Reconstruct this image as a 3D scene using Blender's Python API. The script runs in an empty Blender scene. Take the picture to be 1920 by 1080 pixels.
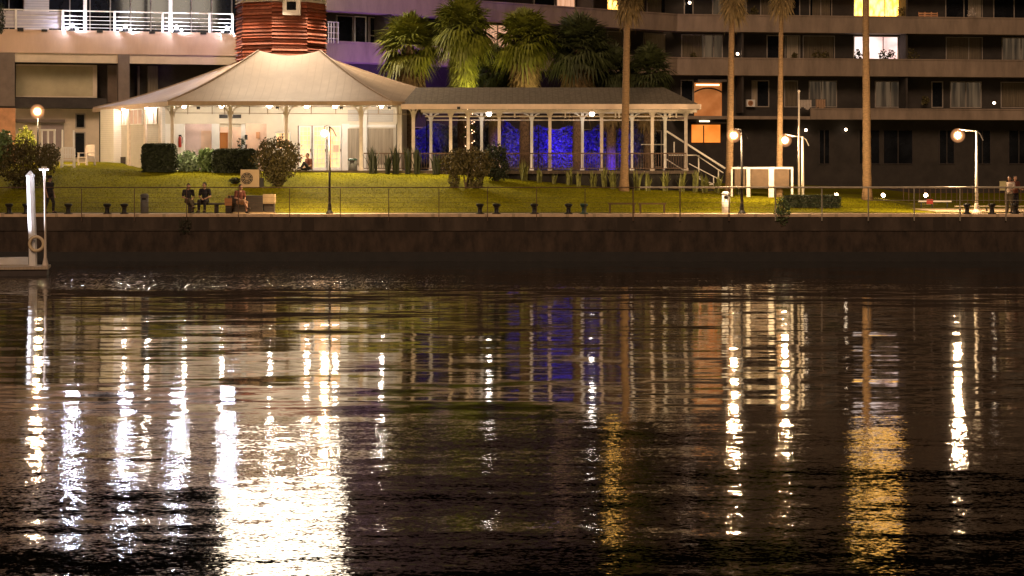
import bpy, bmesh, math, random
from mathutils import Vector, Matrix, noise as mnoise
R = math.radians
random.seed(7)
S = bpy.context.scene
COL = S.collection

# ------------------------------------------------------------------ camera
FPX = 4200.0           # focal length in photo pixels
HOR = 300.0            # horizon row in the photo
CAMZ = 4.52
cam = bpy.data.cameras.new('camera')
cam.sensor_width = 36.0
cam.lens = FPX / 1920 * 36
cam.shift_y = -(540 - HOR) / 1920
cam.clip_start = 0.5
cam.clip_end = 3000
camo = bpy.data.objects.new('camera', cam)
camo.location = (0, -100, CAMZ)
camo.rotation_euler = (R(90), 0, 0)
COL.objects.link(camo)
S.camera = camo

# ------------------------------------------------------------------ world: night sky
W = bpy.data.worlds.new('World')
S.world = W
W.use_nodes = True
nt = W.node_tree
sky = nt.nodes.new('ShaderNodeTexSky')
sky.sky_type = 'NISHITA'
sky.sun_disc = False
sky.sun_elevation = R(-5)
sky.sun_rotation = R(200)
sky.air_density = 2.0
sky.dust_density = 4.0
bg = nt.nodes['Background']
nt.links.new(sky.outputs[0], bg.inputs[0])
bg.inputs[1].default_value = 0.10

# ------------------------------------------------------------------ exposure / render
S.view_settings.view_transform = 'Standard'
S.view_settings.look = 'None'
S.view_settings.exposure = 0.5
S.view_settings.gamma = 1.0
try:
    S.view_settings.use_curve_mapping = False
except Exception:
    pass
S.cycles.use_denoising = True
S.cycles.max_bounces = 5
S.cycles.diffuse_bounces = 2
S.cycles.glossy_bounces = 3
S.cycles.transmission_bounces = 4
S.cycles.transparent_max_bounces = 8
S.cycles.sample_clamp_indirect = 6.0
S.cycles.sample_clamp_direct = 0.0
S.cycles.caustics_reflective = False
S.cycles.caustics_refractive = False
S.cycles.use_light_tree = True
S.render.film_transparent = False

# ------------------------------------------------------------------ helpers
def X(px, d): return (px - 960.0) * d / FPX
def Z(py, d): return CAMZ + (HOR - py) * d / FPX
def P(px, py, d): return Vector((X(px, d), d - 100.0, Z(py, d)))

def tag(o, label=None, cat=None, group=None, kind=None):
    if label: o['label'] = label
    if cat: o['category'] = cat
    if group: o['group'] = group
    if kind: o['kind'] = kind
    return o

def thing(name, label, cat, loc=(0, 0, 0), rz=0.0, group=None):
    o = bpy.data.objects.new(name, None)
    o.empty_display_size = 0.2
    o.location = loc
    o.rotation_euler = (0, 0, rz)
    COL.objects.link(o)
    return tag(o, label, cat, group)

def kids(o): return [c for c in bpy.data.objects if c.parent == o]

def copy_tree(o, parent=None, cache=None):
    c = o.copy(); COL.objects.link(c); c.parent = parent
    for ch in list(o.children): copy_tree(ch, c)
    return c

class MB:
    def __init__(s): s.v = []; s.f = []; s.mi = []; s.m = 0
    def add(s, vs, fs):
        b = len(s.v); s.v += [tuple(v) for v in vs]
        for f in fs: s.f.append(tuple(b + i for i in f)); s.mi.append(s.m)
        return s
    def box(s, x0, x1, y0, y1, z0, z1):
        if x0 > x1: x0, x1 = x1, x0
        if y0 > y1: y0, y1 = y1, y0
        if z0 > z1: z0, z1 = z1, z0
        return s.add([(x0,y0,z0),(x1,y0,z0),(x1,y1,z0),(x0,y1,z0),(x0,y0,z1),(x1,y0,z1),(x1,y1,z1),(x0,y1,z1)],
                     [(0,3,2,1),(4,5,6,7),(0,1,5,4),(1,2,6,5),(2,3,7,6),(3,0,4,7)])
    def hexa(s, b, t):   # bottom 4, top 4
        return s.add(list(b) + list(t), [(0,3,2,1),(4,5,6,7),(0,1,5,4),(1,2,6,5),(2,3,7,6),(3,0,4,7)])
    def quad(s, a, b, c, d): return s.add([a, b, c, d], [(0, 1, 2, 3)])
    def tube(s, pts, rs, n=8, cap=True):
        pts = [Vector(p) for p in pts]
        if not hasattr(rs, '__len__'): rs = [rs] * len(pts)
        b = len(s.v); ref = None
        for i, p in enumerate(pts):
            if i == 0: t = pts[1] - p
            elif i == len(pts) - 1: t = p - pts[i - 1]
            else: t = pts[i + 1] - pts[i - 1]
            if t.length < 1e-9: t = Vector((0, 0, 1))
            t.normalize()
            if ref is None:
                ref = Vector((1, 0, 0)) if abs(t.x) < 0.8 else Vector((0, 1, 0))
            u = (ref - t * ref.dot(t)).normalized(); w = t.cross(u); ref = u
            for k in range(n):
                a = 2 * math.pi * k / n
                s.v.append(tuple(p + (u * math.cos(a) + w * math.sin(a)) * rs[i]))
        for i in range(len(pts) - 1):
            for k in range(n):
                k2 = (k + 1) % n
                s.f.append((b + i*n + k, b + i*n + k2, b + (i+1)*n + k2, b + (i+1)*n + k)); s.mi.append(s.m)
        if cap:
            s.f.append(tuple(b + k for k in reversed(range(n)))); s.mi.append(s.m)
            s.f.append(tuple(b + (len(pts)-1)*n + k for k in range(n))); s.mi.append(s.m)
        return s
    def bar(s, a, b, w, h=None):   # square bar from a to b
        h = h or w
        a = Vector(a); b = Vector(b); t = (b - a).normalized()
        up = Vector((0, 0, 1)) if abs(t.z) < 0.95 else Vector((0, 1, 0))
        u = t.cross(up).normalized() * w / 2; q = u.cross(t).normalized() * h / 2
        return s.hexa([a-u-q, a+u-q, b+u-q, b-u-q], [a-u+q, a+u+q, b+u+q, b-u+q])
    def lathe(s, prof, c=(0,0,0), n=16, sx=1, sy=1):
        b = len(s.v)
        for r, z in prof:
            for k in range(n):
                a = 2*math.pi*k/n
                s.v.append((c[0]+r*math.cos(a)*sx, c[1]+r*math.sin(a)*sy, c[2]+z))
        for i in range(len(prof)-1):
            for k in range(n):
                k2 = (k+1) % n
                s.f.append((b+i*n+k, b+i*n+k2, b+(i+1)*n+k2, b+(i+1)*n+k)); s.mi.append(s.m)
        s.f.append(tuple(b+k for k in reversed(range(n)))); s.mi.append(s.m)
        s.f.append(tuple(b+(len(prof)-1)*n+k for k in range(n))); s.mi.append(s.m)
        return s
    def ball(s, c, r, n=12, m=8, rx=1, ry=1, rz=1):
        prof = [(max(1e-4, r*math.sin(math.pi*i/m)), -r*rz*math.cos(math.pi*i/m)) for i in range(m+1)]
        return s.lathe(prof, c, n, rx, ry)
    def build(s, name, mats, parent=None, smooth=False):
        me = bpy.data.meshes.new(name)
        me.from_pydata(s.v, [], s.f)
        if not isinstance(mats, (list, tuple)): mats = [mats]
        for m in mats: me.materials.append(m)
        if len(mats) > 1: me.polygons.foreach_set('material_index', s.mi)
        if smooth: me.polygons.foreach_set('use_smooth', [True] * len(me.polygons))
        me.update()
        o = bpy.data.objects.new(name, me)
        COL.objects.link(o)
        if parent is not None: o.parent = parent
        return o

# ------------------------------------------------------------------ materials
def lin(c):  # sRGB 0-255 -> linear
    return tuple(((x/255)/12.92 if x/255 <= 0.04045 else ((x/255+0.055)/1.055)**2.4) for x in c)

def mat(name, col, rough=0.7, metal=0.0, var=0.25, scale=2.0, bump=0.0, bscale=20.0, col2=None,
        lines=None, trans=0.0, spec=0.5, stretch=(1,1,1)):
    m = bpy.data.materials.new(name); m.use_nodes = True
    n = m.node_tree.nodes; l = m.node_tree.links
    b = n['Principled BSDF']
    b.inputs['Roughness'].default_value = rough
    b.inputs['Metallic'].default_value = metal
    b.inputs['Specular IOR Level'].default_value = spec
    tc = n.new('ShaderNodeTexCoord')
    mp = n.new('ShaderNodeMapping'); mp.inputs['Scale'].default_value = stretch
    l.new(tc.outputs['Object'], mp.inputs[0])
    nz = n.new('ShaderNodeTexNoise'); nz.inputs['Scale'].default_value = scale
    nz.inputs['Detail'].default_value = 6; nz.inputs['Roughness'].default_value = 0.65
    l.new(mp.outputs[0], nz.inputs['Vector'])
    rp = n.new('ShaderNodeValToRGB')
    c2 = col2 or tuple(min(1, c*(1+var)) for c in col)
    c1 = col if col2 else tuple(c*(1-var) for c in col)
    rp.color_ramp.elements[0].position = 0.32; rp.color_ramp.elements[1].position = 0.68
    rp.color_ramp.elements[0].color = (*c1, 1); rp.color_ramp.elements[1].color = (*c2, 1)
    l.new(nz.outputs[0], rp.inputs[0])
    cout = rp.outputs[0]; hout = None
    if lines:    # (axis, spacing, darkness): thin joints
        ax, sp, dk = lines
        sx = n.new('ShaderNodeSeparateXYZ'); l.new(tc.outputs['Object'], sx.inputs[0])
        dv = n.new('ShaderNodeMath'); dv.operation = 'DIVIDE'; dv.inputs[1].default_value = sp
        l.new(sx.outputs['XYZ'.index(ax)], dv.inputs[0])
        fr = n.new('ShaderNodeMath'); fr.operation = 'FRACT'; l.new(dv.outputs[0], fr.inputs[0])
        lt = n.new('ShaderNodeMath'); lt.operation = 'GREATER_THAN'; lt.inputs[1].default_value = 0.12
        l.new(fr.outputs[0], lt.inputs[0])
        mx = n.new('ShaderNodeMix'); mx.data_type = 'RGBA'
        mx.inputs[6].default_value = (*(c*dk for c in col), 1)
        l.new(lt.outputs[0], mx.inputs[0]); l.new(cout, mx.inputs[7])
        cout = mx.outputs[2]; hout = fr.outputs[0]
    l.new(cout, b.inputs['Base Color'])
    if bump > 0 or hout is not None:
        bp = n.new('ShaderNodeBump'); bp.inputs['Strength'].default_value = max(bump, 0.3 if hout is not None else 0)
        bp.inputs['Distance'].default_value = 0.02
        if hout is not None: l.new(hout, bp.inputs['Height'])
        else:
            nb = n.new('ShaderNodeTexNoise'); nb.inputs['Scale'].default_value = bscale; nb.inputs['Detail'].default_value = 4
            l.new(tc.outputs['Object'], nb.inputs['Vector']); l.new(nb.outputs[0], bp.inputs['Height'])
        l.new(bp.outputs[0], b.inputs['Normal'])
    if trans: b.inputs['Transmission Weight'].default_value = trans
    return m

def emit(name, col, strength, col2=None, scale=3.0, stretch=(1,1,1), mis=True):
    m = bpy.data.materials.new(name); m.use_nodes = True
    n = m.node_tree.nodes; l = m.node_tree.links
    b = n['Principled BSDF']
    b.inputs['Base Color'].default_value = (*(c*0.5 for c in col), 1)
    b.inputs['Emission Color'].default_value = (*col, 1)
    b.inputs['Emission Strength'].default_value = strength
    b.inputs['Roughness'].default_value = 0.6
    if col2:
        tc = n.new('ShaderNodeTexCoord'); mp = n.new('ShaderNodeMapping'); mp.inputs['Scale'].default_value = stretch
        l.new(tc.outputs['Object'], mp.inputs[0])
        nz = n.new('ShaderNodeTexNoise'); nz.inputs['Scale'].default_value = scale; nz.inputs['Detail'].default_value = 3
        l.new(mp.outputs[0], nz.inputs['Vector'])
        rp = n.new('ShaderNodeValToRGB')
        rp.color_ramp.elements[0].position = 0.38; rp.color_ramp.elements[1].position = 0.62
        rp.color_ramp.elements[0].color = (*col2, 1); rp.color_ramp.elements[1].color = (*col, 1)
        l.new(nz.outputs[0], rp.inputs[0]); l.new(rp.outputs[0], b.inputs['Emission Color'])
    if not mis:
        try: m.cycles.emission_sampling = 'NONE'
        except Exception: pass
    return m

M = {}
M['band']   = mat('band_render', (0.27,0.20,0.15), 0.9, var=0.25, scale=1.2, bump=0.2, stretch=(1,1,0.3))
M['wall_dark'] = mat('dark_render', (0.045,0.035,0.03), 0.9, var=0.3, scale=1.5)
M['brickish'] = mat('dark_brick', (0.040,0.032,0.027), 0.9, var=0.3, scale=1)
M['soffit'] = mat('soffit', (0.10,0.08,0.07), 0.9)
M['glass_dark'] = mat('dark_glass', (0.012,0.013,0.016), 0.08, var=0.5, scale=0.6)
M['frame'] = mat('window_frame_paint', (0.30,0.25,0.21), 0.5, var=0.15)
M['frame_white'] = mat('white_frame_paint', (0.75,0.72,0.68), 0.5, var=0.08)
M['curtain'] = mat('curtain_cloth', (0.33,0.27,0.20), 0.9, var=0.3, scale=4, stretch=(4,4,0.15))
M['curtain_dim'] = mat('dim_curtain_cloth', (0.13,0.10,0.065), 0.9, var=0.35, scale=4, stretch=(4,4,0.15))
M['plaster'] = mat('cream_plaster', (0.62,0.50,0.38), 0.85, var=0.12, scale=1.0, bump=0.15)
M['plaster_pod'] = mat('podium_render', (0.56,0.38,0.27), 0.85, var=0.14, scale=0.7, bump=0.2, stretch=(1,1,0.3))
M['plaster_beige'] = mat('beige_panel', (0.42,0.35,0.22), 0.85, var=0.15, scale=0.8)
M['orange_wall'] = mat('orange_render', (0.55,0.27,0.13), 0.85, var=0.2, scale=2)
M['column_grey'] = mat('grey_column', (0.17,0.125,0.10), 0.85, var=0.15)
M['white_paint'] = mat('white_paint', (0.78,0.74,0.69), 0.55, var=0.06, scale=3)
M['post_paint'] = mat('post_paint', (0.66,0.56,0.47), 0.6, var=0.12, scale=5)
M['siding'] = mat('white_siding', (0.72,0.68,0.63), 0.6, var=0.05, lines=('Z',0.11,0.72))
M['siding_shaded'] = mat('shaded_siding', (0.50,0.46,0.41), 0.65, var=0.07, lines=('Z',0.11,0.75))  # darker copy of the white siding, the left wall's shade in its colour
M['pink_wall'] = mat('pinkish_wall', (0.66,0.50,0.47), 0.8, var=0.08)
M['peach_wall'] = mat('peach_wall', (0.74,0.50,0.36), 0.8, var=0.10)
M['cream_wall'] = mat('cream_wall', (0.66,0.58,0.46), 0.8, var=0.06, scale=1)
M['door_orange'] = mat('orange_door', (0.42,0.15,0.025), 0.5, var=0.2, stretch=(1,1,0.2))
M['roof'] = mat('pavilion_roof', (0.31,0.225,0.15), 0.62, var=0.18, scale=0.5, lines=('X',0.42,0.90))
M['roof_dark'] = mat('shingle_roof', (0.17,0.14,0.10), 0.85, var=0.35, scale=5, lines=('X',0.3,0.75))
M['fascia'] = mat('fascia_paint', (0.34,0.24,0.15), 0.7, var=0.15)
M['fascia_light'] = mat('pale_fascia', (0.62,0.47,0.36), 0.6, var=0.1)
M['ceiling'] = mat('veranda_ceiling', (0.7,0.62,0.52), 0.7, var=0.05, lines=('Y',0.15,0.8))
M['tile'] = mat('terracotta_lap', (0.34,0.085,0.04), 0.7, var=0.4, scale=5, bump=0.3, stretch=(0.6,0.6,3), bscale=15)
M['tile2'] = mat('terracotta_lap_dark', (0.22,0.06,0.03), 0.7, var=0.4, scale=5, bump=0.3, stretch=(0.6,0.6,3), bscale=15)
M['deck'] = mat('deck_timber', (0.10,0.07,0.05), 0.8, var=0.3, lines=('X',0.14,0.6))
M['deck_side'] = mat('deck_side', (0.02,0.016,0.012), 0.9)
M['iron'] = mat('dark_iron', (0.025,0.022,0.02), 0.5, metal=0.4, var=0.3)
M['rust_iron'] = mat('rusty_rail', (0.11,0.06,0.035), 0.6, metal=0.2, var=0.3)
M['steel'] = mat('galvanised_rail', (0.42,0.36,0.28), 0.4, metal=0.6, var=0.2)
M['steel_white'] = mat('white_rail', (0.72,0.66,0.58), 0.45, var=0.1)
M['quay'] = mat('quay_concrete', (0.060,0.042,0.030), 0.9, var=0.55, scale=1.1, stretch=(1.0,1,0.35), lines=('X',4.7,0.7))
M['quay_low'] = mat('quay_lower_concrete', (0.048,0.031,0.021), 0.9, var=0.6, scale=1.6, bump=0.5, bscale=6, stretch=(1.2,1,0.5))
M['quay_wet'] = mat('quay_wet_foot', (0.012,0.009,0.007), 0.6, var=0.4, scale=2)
M['coping'] = mat('coping_stone', (0.70,0.50,0.32), 0.8, var=0.2, scale=2, lines=('X',1.2,0.7))
M['paving'] = mat('paving', (0.5,0.37,0.24), 0.85, var=0.2, scale=2, lines=('X',0.6,0.8))
M['bark'] = mat('palm_bark', (0.24,0.145,0.07), 0.9, var=0.35, scale=6, bump=0.6, bscale=10, stretch=(1,1,3))
M['bark_rough'] = mat('rough_palm_bark', (0.16,0.10,0.06), 0.9, var=0.6, scale=9, bump=0.8, bscale=12)
M['frond'] = mat('fan_frond', (0.15,0.165,0.016), 0.55, var=0.45, scale=3)
M['frond_dark'] = mat('dark_frond', (0.05,0.06,0.018), 0.6, var=0.45, scale=3)
M['dead'] = mat('dead_frond', (0.22,0.15,0.06), 0.8, var=0.45, scale=4)
M['leaf_brown'] = mat('olive_bronze_leaves', (0.080,0.062,0.016), 0.7, var=0.5, scale=5)
M['leaf_dark'] = mat('dark_hedge_leaves', (0.022,0.030,0.010), 0.7, var=0.5, scale=6)
M['leaf_green'] = mat('green_leaves', (0.10,0.15,0.05), 0.6, var=0.5, scale=6)
M['leaf_yellow'] = mat('yellow_green_leaves', (0.19,0.21,0.02), 0.6, var=0.4, scale=6)
M['blade'] = mat('sword_leaves', (0.18,0.18,0.04), 0.55, var=0.45, scale=6)
M['blade_dark'] = mat('dark_sword_leaves', (0.035,0.042,0.015), 0.55, var=0.45, scale=6)
M['stem'] = mat('shrub_stem', (0.08,0.05,0.03), 0.9, var=0.3)
M['stone_bench'] = mat('bench_stone', (0.34,0.25,0.14), 0.85, var=0.2, scale=3)
M['stone_dark'] = mat('dark_bench_timber', (0.035,0.026,0.02), 0.8, var=0.3)
M['plastic_tan'] = mat('tan_casing', (0.42,0.30,0.17), 0.5, var=0.08)
M['white_pvc'] = mat('white_pvc', (0.80,0.78,0.76), 0.4, var=0.05)
M['buoy'] = mat('lifebuoy_foam', (0.66,0.52,0.33), 0.6, var=0.1)
M['rope'] = mat('rope', (0.25,0.15,0.07), 0.9)
M['pontoon'] = mat('pontoon_deck', (0.48,0.38,0.28), 0.8, var=0.15, lines=('X',0.14,0.7))
M['pontoon_side'] = mat('pontoon_float', (0.06,0.045,0.04), 0.7)
M['skin'] = mat('skin', (0.42,0.24,0.16), 0.55, var=0.06)
M['hair'] = mat('hair_dark', (0.02,0.014,0.010), 0.6, var=0.3, scale=30)
M['cloth_black'] = mat('black_cloth', (0.014,0.012,0.016), 0.9, var=0.3, scale=8)
M['cloth_grey'] = mat('grey_green_cloth', (0.09,0.075,0.045), 0.9, var=0.3, scale=8)
M['cloth_red'] = mat('red_cloth', (0.12,0.035,0.022), 0.9, var=0.3, scale=8)
M['cloth_tan'] = mat('tan_cloth', (0.36,0.22,0.13), 0.9, var=0.2, scale=8)
M['cloth_pale'] = mat('pale_cloth', (0.50,0.42,0.36), 0.9, var=0.15, scale=8)
M['leather'] = mat('tan_leather', (0.36,0.16,0.06), 0.5, var=0.2)
M['shoe'] = mat('shoe', (0.03,0.02,0.015), 0.5)
M['eye'] = mat('eye', (0.05,0.04,0.04), 0.2, var=0)
M['red'] = mat('red_enamel', (0.38,0.03,0.02), 0.35, var=0.1)
M['yellow_card'] = mat('pale_yellow_board', (0.62,0.56,0.28), 0.7, var=0.08)
M['bin_grey'] = mat('bin_grey', (0.10,0.095,0.09), 0.6, var=0.2)
M['green_plastic'] = mat('green_plastic', (0.02,0.06,0.045), 0.5, var=0.2)
M['tile_white'] = mat('louvre_white', (0.7,0.62,0.54), 0.6, var=0.05, lines=('Z',0.16,0.55))
M['blind_grey'] = mat('roller_blind', (0.30,0.23,0.22), 0.8, var=0.08)
# light givers
M['globe'] = emit('street_globe', (1.0,0.68,0.38), 760)
def halo(k):  # glowing volume that imitates a lens halo around the street bulbs
    m = bpy.data.materials.new('halo_glow'); m.use_nodes = True; n = m.node_tree.nodes; l = m.node_tree.links
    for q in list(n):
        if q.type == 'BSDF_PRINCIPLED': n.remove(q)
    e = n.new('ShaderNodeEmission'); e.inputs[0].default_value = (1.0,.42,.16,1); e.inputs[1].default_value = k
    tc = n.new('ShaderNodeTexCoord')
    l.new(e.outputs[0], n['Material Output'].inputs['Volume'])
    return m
M['halo'] = halo(0.75)
M['halo_in'] = halo(5.0)
M['globe_small'] = emit('small_globe', (1.0,0.74,0.50), 9)
M['globe_path'] = emit('path_globe', (1.0,0.66,0.40), 60)
M['led'] = emit('terrace_led', (0.72,0.76,1.0), 560)
M['veranda_lamp'] = emit('veranda_lamp', (1.0,0.87,0.72), 340)
M['lantern_glass'] = emit('lantern_glass', (1.0,0.83,0.62), 5.5)
M['win_yellow'] = emit('yellow_lit_curtain', (1.0,0.62,0.14), 3.2, (0.9,0.32,0.03), 2.0, (2.2,2.2,0.9))
M['win_white'] = emit('white_lit_room', (1.0,0.82,0.76), 1.1, (0.72,0.42,0.38), .7, (1,1,1.0))
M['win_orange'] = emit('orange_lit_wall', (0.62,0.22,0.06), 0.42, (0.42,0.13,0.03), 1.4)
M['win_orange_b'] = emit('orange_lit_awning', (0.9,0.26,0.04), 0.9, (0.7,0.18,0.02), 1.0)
M['win_dim'] = emit('dim_lit_glass', (.055,.036,.02), 1.2, (.012,.009,.006), 1.5, (2.5,2.5,.15))
M['win_blue'] = emit('blue_screen_light', (0.18,0.20,0.75), 1.2)
M['win_peach'] = emit('peach_lit_curtain', (0.85,0.46,0.28), 0.75, (0.6,0.3,0.16), 2, (3,3,0.4))
M['door_glow'] = emit('warm_door_glow', (1.0,0.62,0.30), 1.0, (0.9,0.45,0.2), 1.0)

# ------------------------------------------------------------------ terrain
TOPL = [(-2500,350),(-400,322),(0,320),(90,316),(200,317),(330,320),(820,326),(900,330),(960,336),(1180,355),(1300,358),(1450,362),(1560,368),(1640,374),(1700,384),(1745,395),(1800,398.5),(4500,398.5)]
def top_row(t):
    for (a, ya), (b, yb) in zip(TOPL, TOPL[1:]):
        if a <= t <= b: return ya + (yb - ya) * (t - a) / (b - a)
    return 400
def sm(x): x = max(0, min(1, x)); return x*x*(3-2*x)
def gz(x, y):
    d = y + 100
    t = 960 + x * FPX / max(d, 60)
    zt = Z(top_row(t), 115.0)
    if t > 1745: zt = 2.14
    s = (d - 102.6) / 12.4
    s = max(0, min(1, s))
    s = 0.45 * s + 0.55 * sm(s)
    z = 2.12 + (max(zt, 2.14) - 2.12) * s
    if t < 300 and d > 117: z += 0.35 * sm((d - 117) / 6) * sm((300 - t) / 90)
    return z
def on(px, d): return Vector((X(px, d), d - 100, gz(X(px, d), d - 100)))

def make_grass():
    m = mat('lawn_grass', (0.185,0.180,0.005), 0.9, var=0.25, scale=0.35, bump=0.0, spec=0.05)
    n = m.node_tree.nodes; l = m.node_tree.links; b = n['Principled BSDF']
    tc = n.new('ShaderNodeTexCoord')
    n1 = n.new('ShaderNodeTexNoise'); n1.inputs['Scale'].default_value = 9; n1.inputs['Detail'].default_value = 8; n1.inputs['Roughness'].default_value = 0.8
    mp = n.new('ShaderNodeMapping'); mp.inputs['Scale'].default_value = (1, 0.35, 1)
    l.new(tc.outputs['Object'], mp.inputs[0]); l.new(mp.outputs[0], n1.inputs['Vector'])
    rp = n.new('ShaderNodeValToRGB'); rp.color_ramp.elements[0].position = 0.36; rp.color_ramp.elements[1].position = 0.66
    rp.color_ramp.elements[0].color = (0.42,0.42,0.42,1); rp.color_ramp.elements[1].color = (1.45,1.35,1.2,1)
    l.new(n1.outputs[0], rp.inputs[0])
    base = b.inputs['Base Color'].links[0].from_socket
    mx = n.new('ShaderNodeMix'); mx.data_type = 'RGBA'; mx.blend_type = 'MULTIPLY'; mx.inputs[0].default_value = 1
    l.new(base, mx.inputs[6]); l.new(rp.outputs[0], mx.inputs[7]); l.new(mx.outputs[2], b.inputs['Base Color'])
    bp = n.new('ShaderNodeBump'); bp.inputs['Strength'].default_value = 0.7; bp.inputs['Distance'].default_value = 0.05
    l.new(n1.outputs[0], bp.inputs['Height']); l.new(bp.outputs[0], b.inputs['Normal'])
    return m
M['grass'] = make_grass()

mb = MB()
ys = [2.4 + 0.35*i for i in range(48)] + [20 + 4*i for i in range(16)] + [100, 200, 600, 1800]
xs = [-1500, -400, -120, -60] + [-40 + 0.8*i for i in range(101)] + [60, 120, 400, 1500]
for y in ys:
    for x in xs:
        mb.v.append((x, y, gz(x, y)))
nx = len(xs)
for j in range(len(ys)-1):
    for i in range(nx-1):
        mb.f.append((j*nx+i, j*nx+i+1, (j+1)*nx+i+1, (j+1)*nx+i)); mb.mi.append(0)
o = mb.build('lawn', M['grass'], smooth=True); tag(o, kind='structure')
# short real grass blades over the lawn face
mb = MB()
for i in range(26000):
    x = random.uniform(-25, 19.5); y = 2.6 + 12.2 * random.random()**1.15
    z = gz(x, y)
    if z < 2.16: continue
    h = random.uniform(0.03, 0.09); a = random.uniform(0, 3.14); w = 0.012
    dx, dy = math.cos(a)*w, math.sin(a)*w; lx, ly = random.uniform(-.03,.03), random.uniform(-.03,.03)
    mb.add([(x-dx,y-dy,z-.01),(x+dx,y+dy,z-.01),(x+lx,y+ly,z+h)], [(0,1,2)])
o = mb.build('grass', M['grass']); tag(o, 'short yellow green grass covering the sloping lawn', 'grass', kind='stuff')

# promenade paving and coping
mb = MB(); mb.box(-300, 300, 0.55, 2.7, 1.5, 2.10)
o = mb.build('promenade', M['paving']); tag(o, kind='structure')
mb = MB(); mb.box(-300, -22.4, 2.7, 2.76, 1.5, 2.2)
# quay wall: a thing
t = thing('quay_wall', 'long dark brown concrete quay wall with a pale coping edge above the water', 'quay wall', (0, 0, 0))
MB().box(-300, 300, -0.04, 0.55, 1.98, 2.104).build('coping', M['coping'], t)
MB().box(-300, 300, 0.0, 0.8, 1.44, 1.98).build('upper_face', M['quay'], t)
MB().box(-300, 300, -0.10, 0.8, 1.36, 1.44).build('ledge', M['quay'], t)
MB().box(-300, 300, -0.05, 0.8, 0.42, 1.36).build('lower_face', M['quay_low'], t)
MB().box(-300, 300, -0.08, 0.8, -2.0, 0.42).build('wet_foot', M['quay_wet'], t)

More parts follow.
